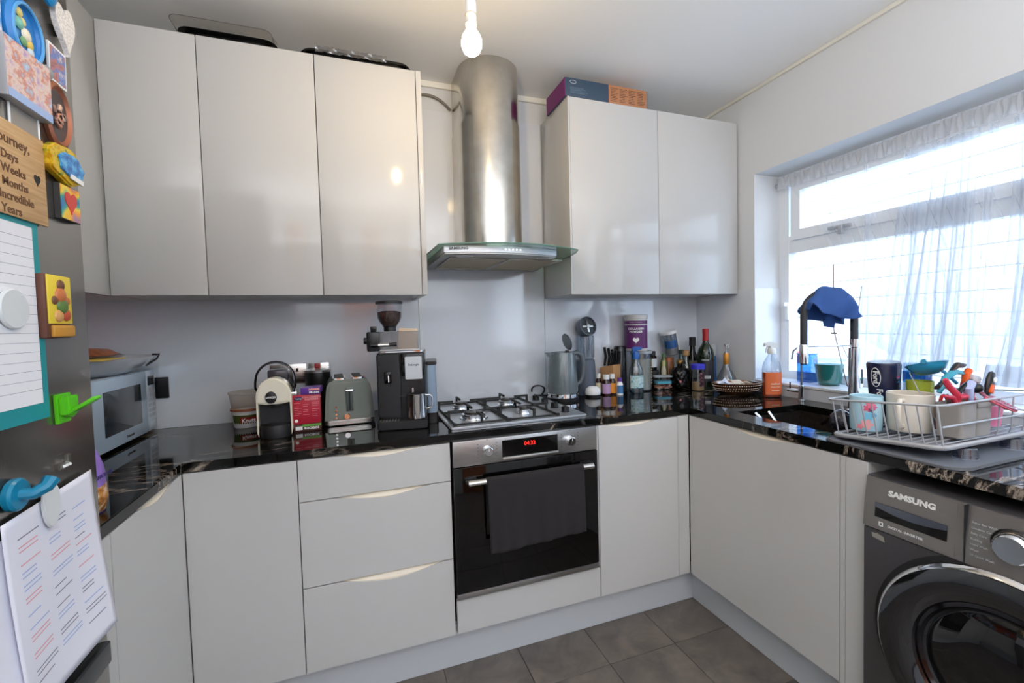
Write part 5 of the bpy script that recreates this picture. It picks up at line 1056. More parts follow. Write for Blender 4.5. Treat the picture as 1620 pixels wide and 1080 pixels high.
t = bottle('cocktail_bottle', 'teal-labelled clear bottle beside the dark corner bottle', 'bottle', T3(1.512, 0.568), [(0, 0), (0.026, 0), (0.027, 0.13), (0.014, 0.165), (0.012, 0.19), (0, 0.19)], clear('teal glass', (150, 196, 196), 0.08), [(0, 0.188), (0.013, 0.188), (0.013, 0.212), (0, 0.213)], M('dark green cap', (40, 60, 50), 0.4), [(0.0276, 0.12), (0.0278, 0.128)], M('teal band', (60, 150, 160), 0.4))
t = bottle('corked_bottle', 'clear flask with flat cork stopper behind the black liqueur bottle', 'bottle', T3(1.478, 0.490), [(0, 0), (0.034, 0), (0.037, 0.02), (0.036, 0.09), (0.022, 0.135), (0.014, 0.15), (0.014, 0.19)], clear('flask glass', (224, 230, 228), 0.1), [(0, 0.178), (0.019, 0.186), (0.019, 0.212), (0, 0.212)], M('cork', (176, 138, 92), 0.8))
t = bottle('small_bottle', 'slim green-capped bottle left of the amber jar', 'bottle', T3(1.378, 0.562), [(0, 0), (0.020, 0), (0.021, 0.14), (0.010, 0.168), (0.009, 0.18), (0, 0.18)], M('olive glass', (104, 116, 66), 0.1, trans=0.4), [(0, 0.176), (0.0105, 0.176), (0.0105, 0.196), (0, 0.197)], M('green cap', (70, 110, 70), 0.4))
t = bottle('sauce_bottle', 'pale slim bottle standing just left of the liqueur bottle', 'bottle', T3(1.352, 0.528), [(0, 0), (0.013, 0), (0.014, 0.10), (0.008, 0.13), (0, 0.13)], M('cream bottle', (196, 190, 170), 0.3), [(0, 0.128), (0.009, 0.128), (0.009, 0.158), (0, 0.158)], M('pale yellow cap', (196, 196, 130), 0.4))
t = bottle('amber_jar', 'amber jar under the tilted clear jar', 'jar', T3(1.424, 0.575), [(0, 0), (0.030, 0), (0.031, 0.14), (0.028, 0.15), (0, 0.15)], M('amber glass', (150, 92, 52), 0.12, trans=0.3), [(0, 0.15), (0.030, 0.15), (0.030, 0.171), (0, 0.172)], M('copper lid', (170, 104, 70), 0.35, metal=0.5))
t = thing('clip_jar', 'clear jar with white lid and blue label tilted on the amber jar', 'jar', (1.432, 0.553, Z + 0.190), rot=(0.0, -0.22, 0.0))
B().lathe([(0, 0), (0.036, 0), (0.040, 0.006), (0.046, 0.125), (0.043, 0.125), (0.037, 0.01), (0, 0.006)], seg=32).make('jar', clear('cup plastic'), t)
B().lathe([(0.0395, 0.042), (0.0435, 0.088)], seg=24, a0=-2.9, a1=-1.1).make('label', M('cobalt label', (36, 108, 176), 0.4), t)
B().lathe([(0, 0.005), (0.036, 0.006), (0.0385, 0.042), (0, 0.044)], seg=28).make('sugar', M('pale sugar', (216, 204, 196), 0.8), t)['kind'] = 'stuff'
B().lathe([(0.047, 0.124), (0.048, 0.126), (0.048, 0.138), (0.044, 0.141), (0, 0.141)], seg=32).make('lid', WHT, t); B().box(0.028, -0.035, 0.02, 0.033, -0.031, 0.125, 0.001).make('clip_bar', WHT, t)
# copper basket
t = thing('copper_basket', 'low hammered copper bowl filled with packets and papers', 'bowl', T3(1.540, 0.192), rz=-0.34)
HC = M('hammered copper', (128, 92, 70), 0.28, metal=0.9, bump=0.9, bs=140)
B().lathe([(0, 0.002), (0.08, 0.0), (0.10, 0.012), (0.117, 0.040), (0.124, 0.056), (0.127, 0.058), (0.124, 0.060), (0.112, 0.042), (0.095, 0.015), (0, 0.008)], seg=72, sx=1.0, sy=0.64).make('bowl', HC, t)
b = B()
for i in range(64):
    a = 2 * PI * i / 64; b.box(-0.0028, -0.0022, -0.0022, 0.0028, 0.0022, 0.0022, 0.0006) if False else b.ball((0.1205 * math.cos(a), 0.64 * 0.1205 * math.sin(a), 0.0475), 0.0028, seg=6)
tag(b.make('bead_rim', M('pale copper bead', (232, 214, 196), 0.2, metal=0.9), t), kind='stuff')
b = B()
for rr_, zz_, n_ in ((0.113, 0.033, 56), (0.106, 0.022, 52)):
    for i in range(n_): a = 2 * PI * i / n_; b.ball((rr_ * math.cos(a) * 1.02, 0.64 * rr_ * math.sin(a) * 1.02, zz_), 0.0022, seg=6)
tag(b.make('pierced_pattern', M('pale copper bead'), t), kind='stuff')
def scrap(pts, h, mat, n): return B().prism(pts, 'z', h, h + 0.002).make(n, mat, t)
for i, (x, y, a, c, tl) in enumerate(((-0.075, 0.0, 0.4, (226, 232, 246), 0.7), (-0.055, -0.015, 1.3, (200, 210, 236), 0.5), (0.0, 0.0, 0.2, (206, 190, 170), 0.35), (0.028, 0.015, 1.0, (222, 206, 190), 0.3), (0.065, 0.0, 0.6, (176, 160, 140), 0.2), (0.085, -0.005, 1.8, (196, 200, 206), 0.25), (-0.02, -0.02, 2.4, (230, 224, 210), 0.3))):
    B().box(-0.028, -0.02, 0, 0.028, 0.02, 0.006, 0.002).xf(Matrix.Translation((x, y, 0.050 + 0.004 * (i % 3))) @ Matrix.Rotation(a, 4, 'Z') @ Matrix.Rotation(tl, 4, 'X')).make('packet', M('packet %d' % i, c, 0.5), t)
B().prism([(-0.026, 0), (0.026, 0), (0.004, 0.034)], 'y', -0.002, 0.002).xf(Matrix.Translation((-0.07, -0.012, 0.054))).make('paper_point', M('packet 0'), t)
# orange cleaner
t = thing('spray_cleaner', 'clear spray bottle of orange liquid with white trigger', 'bottle', T3(1.608, 0.045), rz=-0.35)
ORL = M('orange liquid', (240, 92, 40), 0.1, trans=0.35)
B().lathe([(0, 0), (0.040, 0), (0.043, 0.006), (0.043, 0.13), (0.038, 0.165), (0.022, 0.198), (0.015, 0.208), (0.015, 0.218)], seg=36, sy=0.7, pw=2.6).make('bottle', clear('clear bottle b', (232, 238, 242), 0.06), t)
B().lathe([(0, 0.003), (0.0385, 0.004), (0.041, 0.01), (0.041, 0.122), (0, 0.122)], seg=36, sy=0.7, pw=2.6).make('liquid', ORL, t)
B().lathe([(0.0436, 0.015), (0.0436, 0.122)], seg=20, sy=0.7, pw=2.6, a0=-2.6, a1=-0.54).make('label', M('orange label film', (236, 120, 70), 0.3), t)
for z, s, sz in ((0.068, 'method', 0.014), (0.053, 'All Purpose Cleaner', 0.0055), (0.035, 'clementine', 0.0085)): text(s, sz, M('cream print', (250, 220, 190), 0.5), t, (0.0, -0.0325, z), bold=0.0003)
B().lathe([(0, 0.212), (0.018, 0.212), (0.019, 0.232), (0.014, 0.24), (0, 0.24)], seg=24).make('collar', WHT, t)
hd_ = B().prism([(-0.012, 0.236), (0.016, 0.236), (0.028, 0.252), (0.022, 0.266), (-0.012, 0.272), (-0.036, 0.264), (-0.038, 0.250), (-0.014, 0.250)], 'y', -0.010, 0.010, 0.003).make('trigger_head', WHT, t); B().tube([(-0.018, 0, 0.250), (-0.026, 0, 0.236), (-0.028, 0, 0.218)], 0.004, 8).make('trigger', WHT, hd_); B().tube([(0.002, 0, 0.02), (0, 0, 0.212)], 0.0022, 6).make('dip_tube', milky('tube plastic'), t)

# ================================================================== TAP AND SILL
fa = thing('kitchen_tap', 'tall chrome spring tap with dark arched hose over the sink', 'tap', T3(1.590, -0.345)); px_, py_ = 1.590, -0.345
EX, EY = 1.405 - px_, -0.272 - py_
B().lathe([(0, 0), (0.026, 0), (0.026, 0.006), (0.020, 0.010), (0.0195, 0.26), (0, 0.262)], seg=32).make('column', CHR, fa)
B().lathe([(0, 0.26), (0.0155, 0.262), (0.0155, 0.295), (0, 0.296)], seg=28).make('upper_column', CHR, fa)
r_ = math.hypot(EX, EY) / 2
hp = [(0, 0, 0.29), (0, 0, 0.36)] + [(EX / 2 + EX / 2 * -math.cos(PI - a) * -1 * -1, EY / 2 - EY / 2 * math.cos(a), 0.405 + 0.082 * math.sin(a)) for a in [PI * i / 18 for i in range(19)]]
hp = [(0, 0, 0.29), (0, 0, 0.36)] + [(EX / 2 * (1 - math.cos(a)), EY / 2 * (1 - math.cos(a)), 0.405 + 0.085 * math.sin(a)) for a in [PI * i / 18 for i in range(19)]] + [(EX, EY, 0.33), (EX, EY, 0.268)]
B().tube(hp, 0.0135, 14).make('hose', RUB, fa)
B().tube([(0, 0, 0.268), (EX * 0.95, EY * 0.95, 0.268)], 0.0032, 8).make('support_arm', CHR, fa)
sh = B().lathe([(0, 0.195), (0.011, 0.195), (0.0155, 0.20), (0.0165, 0.272), (0.015, 0.276), (0, 0.276)], (EX, EY, 0), 28).make('spray_head', CHR, fa)
B().tube([(EX - 0.012, EY + 0.018, 0.265), (EX - 0.02, EY + 0.03, 0.25), (EX - 0.024, EY + 0.034, 0.215)], 0.0035, 8).make('trigger', CHR, sh)
B().cyl((-0.0, 0.0, 0.06), 0.009, 0.05, '-x').make('lever', CHR, fa)
# blue cloth over the arch
def cloth(u, v):
    a = PI * (0.10 + 0.86 * (1 - u)); s = (v - 0.45) * 2.0                     # along the arch, across it
    bx, by, bz = EX / 2 * (1 - math.cos(a)), EY / 2 * (1 - math.cos(a)), 0.405 + 0.104 * math.sin(a)
    nx, ny = EY / math.hypot(EX, EY), -EX / math.hypot(EX, EY)
    if s > 0: nx, ny = nx, ny
    q = abs(s); out = 0.030 * math.tanh(3.0 * s) * (1 + 0.5 * q); w_ = (0.011 * math.sin(8 * u + 5 * s) + 0.006 * math.sin(19 * u + 2 + 3 * q)) * q
    zb = (0.352 if s < 0 else 0.40) + 0.012 * math.sin(5 * u + 0.5) - (0.022 if s < 0 and 0.55 < u < 0.72 else 0) + (0.05 * max(0, 0.3 - u) / 0.3)
    return (px_ + bx + nx * -(out + w_), py_ + by + ny * -(out + w_), Z + bz * (1 - q ** 1.15) + min(zb, bz) * q ** 1.15 + 0.004 * math.sin(19 * u) * (1 - q))
tag(B().grid(cloth, 90, 40).make('dish_cloth', M('blue towelling', (52, 88, 150), 0.95, bump=0.9, bs=420), solid=0.004, norm=False), 'blue microfibre cloth draped over the arched tap hose', 'cloth')
# small filter tap
ft = thing('filter_tap', 'small chrome filter tap with side lever at the back of the sink', 'tap', T3(1.622, -0.098))
B().lathe([(0, 0), (0.014, 0), (0.014, 0.006), (0.0125, 0.008), (0.0125, 0.07), (0.008, 0.074), (0, 0.074)], seg=24).make('body', CHR, ft)
B().tube([(0, 0, 0.07), (0, 0, 0.19)], 0.0042, 8).make('riser', M('grey rod', (120, 124, 128), 0.3, metal=0.6), ft); B().tube([(0, 0, 0.045), (-0.02, 0.055, 0.047)], 0.0078, 10).make('side_lever', CHR, ft); B().tube([(-0.016, 0.045, 0.048), (-0.016, 0.045, 0.085)], 0.003, 8).make('lever_pin', BLK, ft)
SL = 0.9708
t = thing('plastic_jug', 'teal-filled clear plastic tub on the window sill behind the tap', 'tub', (1.775, -0.118, SL))
B().lathe([(0, 0), (0.038, 0), (0.048, 0.01), (0.060, 0.105), (0.061, 0.118)], seg=32).make('tub', clear('pale tub', (224, 236, 240), 0.06), t); B().lathe([(0, 0.003), (0.036, 0.003), (0.046, 0.012), (0.0575, 0.098), (0, 0.098)], seg=32).make('teal_liquid', M('teal liquid', (46, 138, 128), 0.3, trans=0.15), t)
B().lathe([(0.062, 0.112), (0.064, 0.115), (0.060, 0.124), (0, 0.127)], seg=32).make('lid', milky('frosted lid b', (214, 226, 236), 0.5), t)
t = thing('plastic_tub', 'pale blue see-through tub standing on the sill by the filter tap', 'tub', (1.79, 0.000, SL)); B().prism(rrect(-0.03, -0.035, 0.03, 0.035, 0.008), 'z', 0, 0.135, 0.003).make('tub', clear('blue tub plastic', (120, 176, 226), 0.08), t); B().prism(rrect(-0.032, -0.037, 0.032, 0.037, 0.008), 'z', 0.135, 0.142, 0.002).make('lid', clear('blue tub plastic'), t)
t = thing('plant_stake', 'thin brown stake with twigs rising from the window sill', 'stake', (1.79, -0.195, SL)); B().tube([(0, 0.006, 0), (-0.002, 0.066, 0.26), (-0.002, 0.068, 0.56)], 0.0024, 6).make('stake', M('brown cane', (120, 92, 84), 0.6), t)
B().tube([(0, 0.0, 0.005), (0.0, -0.02, 0.19), (0.0, -0.052, 0.45)], 0.0016, 6).tube([(0, -0.008, 0.10), (0, 0.03, 0.19)], 0.0016, 6).tube([(0, -0.014, 0.14), (0, -0.04, 0.23)], 0.0016, 6).make('twig', M('grey twig', (126, 120, 112), 0.7), t); B().box(-0.003, 0.054, 0.238, 0.003, 0.078, 0.246).make('clip', M('brown clip', (96, 70, 62), 0.6), t)
t = thing('small_plant', 'few green leaves of a small plant on the sill right of the tap', 'plant', (1.775, -0.245, SL))
B().lathe([(0, 0), (0.014, 0), (0.018, 0.022), (0, 0.022)], seg=20).make('pot', M('white gloss', (226, 226, 226), 0.15), t)
for a, l in ((0.4, 0.05), (1.9, 0.04), (2.9, 0.055), (4.2, 0.045)): B().tube([(0, 0, 0.02), (0.4 * l * math.cos(a), 0.4 * l * math.sin(a), 0.02 + 0.6 * l), (l * math.cos(a), l * math.sin(a), 0.02 + 0.75 * l)], [0.003, 0.004, 0.0005], 6, flat=0.3).make('leaf', M('aloe green', (70, 150, 120), 0.4), t)
B().tube([(0.004, -0.012, 0.02), (0.004, -0.012, 0.085)], 0.0035, 8).make('dark_stake', M('dark rod', (60, 62, 70), 0.4), t)

# ================================================================== SINK CUTLERY AND DRYING RACK
t = thing('sink_cutlery', 'chrome fork and knife propped up in the sink corner', 'cutlery', (1.245, -0.235, 0.70))
B().tube([(0.05, -0.14, 0.005), (0.02, -0.03, 0.12), (0.0, 0.04, 0.19), (-0.004, 0.05, 0.2)], [0.004, 0.004, 0.006, 0.005], 8, flat=0.4).make('fork', CHR, t); B().tube([(0.08, -0.14, 0.005), (0.055, -0.03, 0.13), (0.045, 0.03, 0.205)], [0.004, 0.004, 0.006], 8, flat=0.4).make('knife', CHR, t)
MAT_ = M('grey drying mat', (108, 112, 120), 0.85, bump=0.6, bs=260); GRL = M('light grey rack plastic', (170, 170, 172), 0.4); WIR = M('grey wire', (186, 188, 192), 0.3, metal=0.35)
t = thing('drying_mat', 'grey rubber-edged drying mat under the dish rack', 'mat', (1.066, -0.575, Z + 0.0004)); B().prism(rrect(0, -0.35, 0.585, 0, 0.05, 8), 'z', 0, 0.0035, 0.001).make('mat', MAT_, t); B().tube([(x, y, 0.003) for x, y in rrect(0.003, -0.347, 0.582, -0.003, 0.05, 8)], 0.0035, 6, closed=True).make('edge_piping', M('dark piping', (78, 78, 80), 0.6), t)
for i, (x, y) in enumerate(((1.205, -0.868), (1.425, -0.868))):
    t = thing('glass_tumbler', ('small clear tumbler upside down under the rack corner', 'small clear tumbler upside down under the rack, near frame edge')[i], 'glass', (x, y, Z + 0.0042)); B().lathe([(0.026, 0), (0.0225, 0.028), (0.021, 0.0295), (0, 0.0295)], seg=28).make('tumbler', clear('tumbler glass', (206, 212, 224), 0.16), t); B().lathe([(0.0265, 0.0), (0.0265, 0.003), (0.0245, 0.003)], seg=28).make('rim', milky('tumbler rim', (200, 206, 220), 0.6), t)
TH = -math.atan2(0.026, 0.285)
rk = thing('dish_rack', 'grey wire dish rack on a plastic tray, tilted up at the near side', 'dish rack', (1.098, -0.590, 0.9175), rot=(TH, 0, 0))
L, Wd = 0.50, 0.285
B().prism(rrect(0, -Wd, L, 0, 0.03, 6), 'z', -0.004, 0.0, 0.0).make('tray', M('tray floor', (140, 142, 148), 0.5), rk)
B().tube([(x, y, 0.003) for x, y in rrect(0.002, -Wd + 0.002, L - 0.002, -0.002, 0.03, 6)], 0.0055, 8, closed=True).make('tray_rim', GRL, rk)
for x, y in ((0.04, -0.03), (0.04, -Wd + 0.03), (L - 0.04, -0.03), (L - 0.04, -Wd + 0.03)): B().cyl((x, y, -0.0095), 0.006, 0.006).make('foot', GRL, rk)
ro = [(x, y, 0.112) for x, y in rrect(-0.004, -Wd - 0.004, L + 0.004, 0.004, 0.03, 6)]
B().tube(ro, 0.0032, 8, closed=True).make('rim_wire', WIR, rk)
B().tube([(0.012, -Wd + 0.004, 0.055), (L - 0.012, -Wd + 0.004, 0.055)], 0.0028, 8).tube([(L - 0.012, -Wd + 0.004, 0.055), (L - 0.012, -0.01, 0.055)], 0.0028, 8).make('middle_wire', WIR, rk)
ids = None
def wire(p, r=0.0019): return B().tube(p, r, 6).make('wire', WIR, rk)
for i in range(10):
    y = -0.018 - 0.0275 * i; wire([(-0.003, y, 0.112), (0.012, y, 0.012), (0.016, y, 0.007)])
for i in range(10):
    y = -0.018 - 0.0275 * i; wire([(0.012, y, 0.007), (L - 0.012, y, 0.007)], 0.0016)
for i in range(4):
    x = 0.27 + 0.066 * i; wire([(x, -Wd - 0.002, 0.112), (x, -Wd + 0.010, 0.02), (x, -Wd + 0.016, 0.007)])
for i in range(6):
    x = 0.06 + 0.075 * i; wire([(x, 0.003, 0.112), (x, -0.010, 0.012)])
for i in range(3): wire([(0.33 + 0.05 * i, -0.04, 0.007), (0.34 + 0.05 * i, -0.06, 0.03), (0.33 + 0.05 * i, -0.09, 0.007)])
wire([(0.0, -Wd + 0.004, 0.112), (0.012, -Wd + 0.006, 0.007)], 0.0024)
def RZ(y): return 0.9175 + 0.0095 + (-0.59 - y) * 0.0912 + 0.0022          # height of the rack floor wires
BK = thing('ladle', 'black ladle bowl lying against the rack by the sink', 'ladle', (1.222, -0.546, Z + 0.036))
B().lathe([(0, -0.033), (0.016, -0.029), (0.028, -0.018), (0.034, 0.0), (0.032, 0.010), (0.024, 0.018), (0, 0.022)], seg=32).xf(Matrix.Rotation(1.15, 4, 'Y') @ Matrix.Rotation(0.5, 4, 'X') @ Matrix.Scale(1.2, 4)).make('ladle_bowl', M('black nylon', (24, 24, 38), 0.12, coat=0.5), BK); B().tube([(0.012, 0.02, 0.0), (0.08, 0.10, -0.02), (0.14, 0.17, -0.06)], 0.006, 8, flat=0.5).make('handle', M('black nylon'), BK)
def mug(name, label, x, y, r, h, mat, hang, hl=0.0, inner=None):
    t = thing(name, label, 'mug', (x, y, RZ(y - r * 0.9)), rz=hang)
    B().lathe([(0, 0), (r * 0.93, 0), (r * 0.97, 0.004), (r, h * 0.5), (r, h - 0.002), (r - 0.0015, h), (r - 0.004, h - 0.002), (r - 0.005, 0.008), (0, 0.006)], seg=44).make('cup', mat, t)
    hz = h * 0.52; B().tube([(r - 0.002, 0, hz + 0.036), (r + 0.018, 0, hz + 0.038), (r + 0.030, 0, hz + 0.022), (r + 0.030, 0, hz - 0.016), (r + 0.016, 0, hz - 0.038), (r - 0.002, 0, hz - 0.040)], 0.007, 12, flat=1.0).make('handle', mat, t); return t
BM = M('pale blue patterned china', (176, 214, 228), 0.25, coat=0.3)
mb = mug('mug', 'pale blue mug with pink flower pattern in the rack', 1.190, -0.636, 0.042, 0.106, BM, 0.9)
va2 = math.atan2(-1.554 + 0.638, -0.302 - 1.185) - 0.9
for i, (c, da, z, r) in enumerate((((226, 120, 140), 0.25, 0.082, 0.012), ((214, 90, 120), 0.1, 0.072, 0.010), ((60, 60, 90), 0.28, 0.066, 0.006), ((120, 190, 220), 0.2, 0.048, 0.012), ((240, 170, 170), 0.05, 0.022, 0.014), ((230, 140, 150), -0.35, 0.014, 0.008), ((200, 110, 150), 0.45, 0.075, 0.008), ((90, 160, 200), 0.45, 0.05, 0.007))):
    o = B().prism([(r * (1 + 0.25 * math.cos(5 * a)) * math.cos(a), r * (1 + 0.25 * math.cos(5 * a)) * math.sin(a)) for a in [2 * PI * k / 30 for k in range(30)]], 'z', 0, 0.0006).make('printed_flower', M('mug print %d' % i, c, 0.4), mb)
    for v in o.data.vertices: a = va2 + da + v.co.x / 0.042; d = 0.0421 + v.co.z; zz = z + v.co.y; v.co = (d * math.cos(a), d * math.sin(a), zz)
CM = M('cream china', (222, 214, 200), 0.25, coat=0.3)
mug('mug', 'large cream mug with its handle towards the camera in the rack', 1.256, -0.716, 0.056, 0.112, CM, math.atan2(-0.84, -1.55) - 0.30)
cd = thing('cutlery_caddy', 'grey plastic two-section cutlery caddy at the rack corner', 'caddy', (1.288, -0.825, RZ(-0.85)))
CG = M('warm grey plastic', (150, 146, 142), 0.5)
q = B()
for x0, x1 in ((-0.072, 0.0), (0.003, 0.070)):
    q = B(); o_ = rrect(x0, -0.032, x1, 0.032, 0.012); i_ = rrect(x0 + 0.002, -0.030, x1 - 0.002, 0.030, 0.010)
    A1_ = [q.b.verts.new((x * 0.96 + 0.04 * (x0 + x1) / 2, y * 0.94, 0)) for x, y in o_]; A2_ = [q.b.verts.new((x, y, 0.092)) for x, y in o_]; A3_ = [q.b.verts.new((x, y, 0.092)) for x, y in i_]; A4_ = [q.b.verts.new((x, y, 0.003)) for x, y in i_]
    for P1, P2 in ((A1_, A2_), (A2_, A3_), (A3_, A4_)):
        for i in range(len(o_)): q.b.faces.new((P1[i], P1[(i + 1) % len(o_)], P2[(i + 1) % len(o_)], P2[i]))
    q.b.faces.new(A1_); q.b.faces.new(A4_); q.make('section', CG, cd)
B().box(-0.008, -0.0355, 0.080, 0.072, -0.031, 0.094, 0.002).make('front_lip', CG, cd)
# tall navy cup
t = thing('travel_cup', 'tall navy plastic cup with white oval logo, upside down in the rack', 'cup', (1.345, -0.598, RZ(-0.69) + 0.002), rot=(0.06, -0.02, math.atan2(-0.90, -1.65) + PI / 2 - 0.0))
NVY = M('navy plastic', (22, 26, 58), 0.25)
B().lathe([(0.034, 0), (0.036, 0.0), (0.046, 0.19), (0.043, 0.198), (0, 0.199)], seg=40).make('cup', NVY, t)
fo = curvetext('Ford', 0.026, WHT, t, 0.0445, 0.0, -PI / 2, 0.0006); el = [(0.031 * math.cos(a), 0.0135 * math.sin(a)) for a in [2 * PI * i / 36 for i in range(36)]]
for o in (fo,): bpy.data.objects.remove(o)
def rotlogo(o, z0, a0, R_):
    for v in o.data.vertices:
        x, y, k = v.co; x, y = y, -x; rr = 0.0366 + 0.0101 * (z0 + y) / 0.19 + k; a = a0 + x / rr; v.co = (rr * math.cos(a), rr * math.sin(a), z0 + y)
o = text('Ford', 0.022, WHT, t, (0, 0, 0), rot=(0, 0, 0), bold=0.0007); rotlogo(o, 0.152, -PI / 2 - 0.45, 0)
o = B().tube([(x, y, 0.0008) for x, y in el], 0.0011, 5, closed=True).make('oval_ring', WHT, t); rotlogo(o, 0.152, -PI / 2 - 0.45, 0)
o = text('Focus', 0.022, WHT, t, (0, 0, 0), rot=(0, 0, 0), bold=0.0007); rotlogo(o, 0.088, -PI / 2 - 0.25, 0)
for z, c in ((0.150, (196, 60, 120)), (0.135, (80, 180, 210))): B().lathe([(0.0455 * (0.93 if z < 0.14 else 0.95), z), (0.0455 * (0.93 if z < 0.14 else 0.95), z + 0.005)], seg=12, a0=-1.45, a1=-0.5).xf(Matrix.Scale(1.03, 4, (1, 0, 0))).make('stripe', M('stripe %d' % c[0], c, 0.4), t)
# other dishes
t = thing('toddler_cup', 'lime green plastic cup standing behind the caddy', 'cup', (1.352, -0.690, RZ(-0.75))); B().lathe([(0, 0), (0.029, 0), (0.034, 0.14), (0.032, 0.14), (0.028, 0.004), (0, 0.004)], seg=32).make('cup', M('lime plastic', (190, 206, 70), 0.3, trans=0.2), t)
t = thing('glass_jar', 'clear glass with pale blue band behind the aqua sieve', 'glass', (1.432, -0.640, RZ(-0.69))); B().lathe([(0, 0), (0.032, 0), (0.036, 0.175), (0.036, 0.192)], seg=32).make('glass', clear('rack glass', (206, 224, 236), 0.1), t); B().lathe([(0.0368, 0.13), (0.037, 0.165)], seg=32).make('blue_band', clear('blue band', (70, 150, 190), 0.05), t)
AQ = M('aqua clear plastic', (60, 178, 214), 0.1, trans=0.55)
t = thing('sieve', 'aqua plastic strainer lying on top of the lime cup', 'strainer', (1.312, -0.735, RZ(-0.75) + 0.165), rot=(-0.25, 0.18, 0.4)); B().lathe([(0, 0.0), (0.022, 0.002), (0.04, 0.014), (0.047, 0.030), (0.050, 0.031), (0.050, 0.034), (0.045, 0.033), (0.036, 0.018), (0, 0.004)], seg=36).make('bowl', AQ, t)
for i in range(8): a = 2 * PI * i / 8; B().tube([(0.012 * math.cos(a), 0.012 * math.sin(a), 0.002), (0.034 * math.cos(a), 0.034 * math.sin(a), 0.012)], 0.0018, 6).make('rib', AQ, t)
B().tube([(-0.048, 0, 0.033), (-0.066, 0.004, 0.036), (-0.074, 0.0, 0.034)], [0.006, 0.005, 0.007], 10).make('handle', AQ, t); B().tube([(0.047, -0.01, 0.03), (0.062, -0.03, 0.01), (0.075, -0.05, -0.03)], 0.006, 10, flat=0.5).make('spout', M('teal plastic', (14, 124, 160), 0.3), t)
t = thing('whisk', 'thin steel skewer leaning across the aqua strainer', 'utensil', (1.262, -0.785, RZ(-0.81) + 0.02)); B().tube([(0.0, 0.0, 0.0), (0.01, 0.055, 0.09), (0.02, 0.085, 0.145)], 0.0016, 6).make('rod', WIR, t)
t = thing('scissors', 'red and black scissors handles sticking out of the caddy', 'scissors', (1.278, -0.822, RZ(-0.85) + 0.02))
SR = M('coral red plastic', (214, 62, 84), 0.3)
B().tube([(-0.01, 0, 0.0), (-0.015, 0, 0.06), (-0.035, 0.0, 0.085), (-0.075, 0.0, 0.093)], [0.003, 0.006, 0.008, 0.004], 10, flat=0.7).tube([(0.0, 0, 0.05), (-0.010, 0.002, 0.092), (-0.050, 0.004, 0.122), (-0.062, 0.004, 0.138)], [0.004, 0.009, 0.008, 0.006], 10, flat=0.7).tube([(-0.01, 0, 0.085), (0.02, -0.002, 0.086), (0.055, -0.004, 0.076)], [0.008, 0.008, 0.005], 10).make('grip', SR, t); B().tube([(-0.005, 0.004, 0.095), (0.02, 0.002, 0.112), (0.045, 0, 0.128)], [0.012, 0.011, 0.008], 10, flat=0.6).make('black_grip', BLK, t)
t = thing('peeler', 'black and aqua curved handle lying over the caddy', 'utensil', (1.292, -0.80, RZ(-0.85) + 0.03)); B().tube([(-0.045, 0.01, 0.085), (-0.02, 0.008, 0.125), (0.02, 0.006, 0.142), (0.055, 0.004, 0.135)], [0.006, 0.009, 0.009, 0.006], 10, flat=0.7).make('aqua_handle', M('teal clear', (50, 150, 170), 0.25), t); B().tube([(0.0, 0.012, 0.130), (0.04, 0.012, 0.158), (0.07, 0.010, 0.155)], [0.008, 0.013, 0.008], 10, flat=0.6).tube([(-0.05, 0.012, 0.10), (-0.02, 0.012, 0.118), (0.0, 0.012, 0.10)], 0.011, 10, flat=0.5).make('black_blade_cover', M('brown black', (50, 40, 36), 0.3), t); B().tube([(0.0, 0, -0.01), (-0.02, 0.004, 0.08)], 0.003, 6).make('shaft', STEEL, t)
t = thing('ice_cream_scoop', 'pale lilac scoop with black round end in the caddy', 'utensil', (1.316, -0.83, RZ(-0.85) + 0.02)); B().tube([(0, 0, 0.0), (-0.004, 0, 0.07), (-0.02, 0, 0.108), (0.0, 0, 0.125)], [0.003, 0.006, 0.013, 0.010], 12, flat=0.7).make('scoop', M('lilac plastic', (176, 184, 220), 0.25), t); B().ball((0.012, -0.004, 0.108), 0.014, seg=16).make('black_end', BLK, t)
t = thing('bottle_teat', 'orange-collared baby bottle top on the caddy', 'bottle', (1.366, -0.80, RZ(-0.85) + 0.098), rot=(0, 0.25, 0)); B().box(-0.022, -0.016, 0.012, 0.022, 0.016, 0.040, 0.006).make('coral_body', M('coral plastic', (222, 100, 104), 0.35), t); B().box(-0.020, -0.015, 0.040, 0.020, 0.015, 0.062, 0.006).make('grey_top', M('pale grey plastic', (196, 196, 200), 0.3), t); B().tube([(-0.026, 0, 0.035), (-0.030, 0, 0.058), (-0.018, 0, 0.072)], 0.009, 10).make('orange_hook', M('orange plastic', (236, 96, 30), 0.35), t); B().box(-0.01, -0.01, -0.04, 0.01, 0.01, 0.014, 0.003).make('stem', M('coral plastic'), t)
t = thing('vegetable_peeler', 'black oval-headed peeler with orange grip and white button', 'utensil', (1.398, -0.825, RZ(-0.85) + 0.096), rot=(0, 0.35, 0))
B().lathe([(0, 0), (0.010, 0.004), (0.017, 0.03), (0.018, 0.052), (0.012, 0.072), (0, 0.078)], seg=24, sy=0.5).make('head', BLK, t); B().box(-0.009, -0.0105, 0.012, 0.009, -0.003, 0.038, 0.003).make('orange_grip', M('orange plastic'), t); B().cyl((0, -0.009, 0.052), 0.008, 0.002, '-y', 20).make('white_button', WHT, t); B().tube([(0, 0, 0.006), (-0.012, 0.004, -0.05)], 0.004, 8).make('shaft', BLK, t)
PK2 = M('pink clear plastic', (236, 150, 176), 0.15, trans=0.5); PKR = M('coral rim', (230, 100, 116), 0.3)
t = thing('pink_strainer', 'pink see-through slotted strainer hanging over the rack side', 'strainer', (1.392, -0.852, RZ(-0.85) + 0.088), rot=(0.5, 0.30, 0.0))
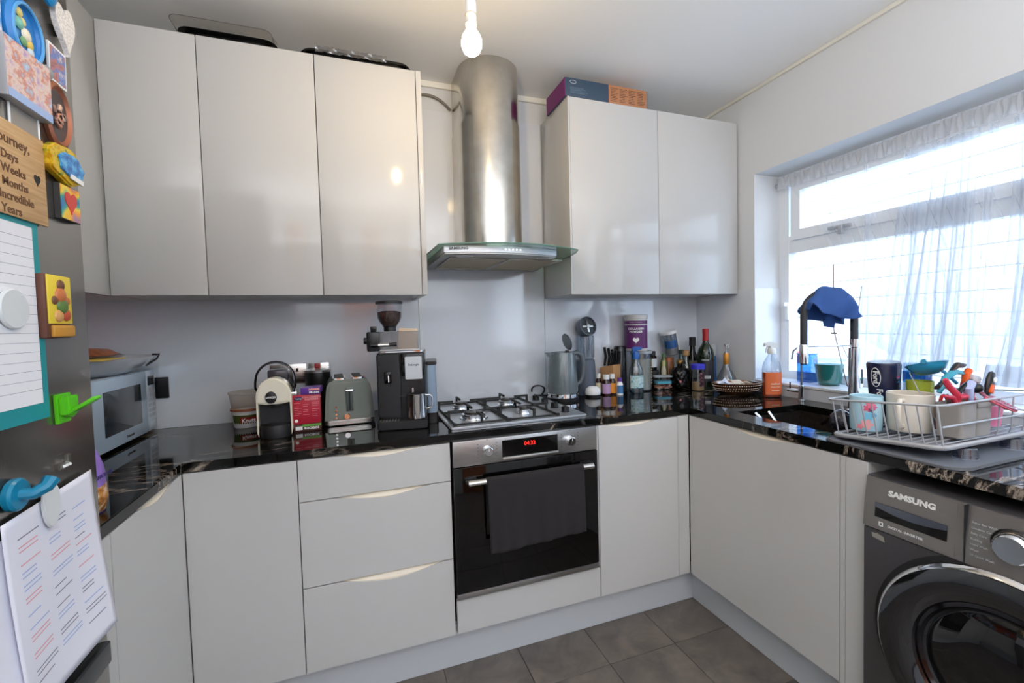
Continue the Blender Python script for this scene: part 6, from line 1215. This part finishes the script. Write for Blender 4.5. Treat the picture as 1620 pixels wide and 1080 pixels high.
def ov(a, k=1.0, z=0.0): return (0.062 * k * math.cos(a), 0.034 * k * math.sin(a), z)
B().tube([ov(2 * PI * i / 36) for i in range(36)], 0.0042, 8, closed=True).make('rim', PK2, t); B().tube([ov(PI + PI * i / 18, 1.02, -0.004) for i in range(19)], 0.0036, 8).make('coral_edge', PKR, t)
for i in range(5): y = -0.022 + 0.011 * i; x = 0.060 * math.sqrt(1 - (y / 0.034) ** 2); B().tube([(-x, y, 0), (0, y, -0.010), (x, y, 0)], 0.0022, 6).make('slat', PK2, t)
B().tube([(0.055, 0.01, 0.0), (0.078, 0.008, 0.002), (0.080, -0.010, 0.002), (0.058, -0.012, 0)], 0.0035, 8).make('loop', milky('white rim plastic', (240, 240, 246), 0.8), t)
t = thing('toddler_cup', 'small pink cup in the far part of the rack', 'cup', (1.500, -0.790, RZ(-0.81))); B().lathe([(0, 0), (0.022, 0), (0.028, 0.062), (0.026, 0.062), (0.02, 0.004), (0, 0.004)], seg=28).make('cup', M('pink plastic', (236, 140, 176), 0.3), t)
t = thing('plastic_plate', 'clear round plastic lid standing on edge in the rack', 'lid', (1.535, -0.755, RZ(-0.76) + 0.075), rot=(1.25, 0.0, 0.9)); B().lathe([(0, 0), (0.055, 0.0), (0.062, 0.004), (0.062, 0.007), (0.053, 0.003), (0, 0.003)], seg=40).make('lid', milky('milky lid', (226, 228, 236), 0.5), t)
t = thing('toddler_cup', 'small purple and pink beaker between the cream mug and the caddy', 'cup', (1.334, -0.764, RZ(-0.79))); B().lathe([(0, 0), (0.024, 0), (0.026, 0.078), (0.024, 0.078), (0.022, 0.004), (0, 0.004)], seg=28).make('cup', pic('unicorn print', [(0.35, (150, 60, 160)), (0.5, (220, 110, 150)), (0.62, (230, 150, 90)), (0.75, (240, 235, 240))], 30, 2), t)
B().tube([(-0.024 + 0.02 * math.cos(a) * 0.8, -0.006, 0.085 + 0.020 * math.sin(a)) for a in [2 * PI * i / 20 for i in range(20)]], 0.0042, 8, closed=True).make('red_ring_handle', M('bright red plastic', (214, 34, 30), 0.3), t)
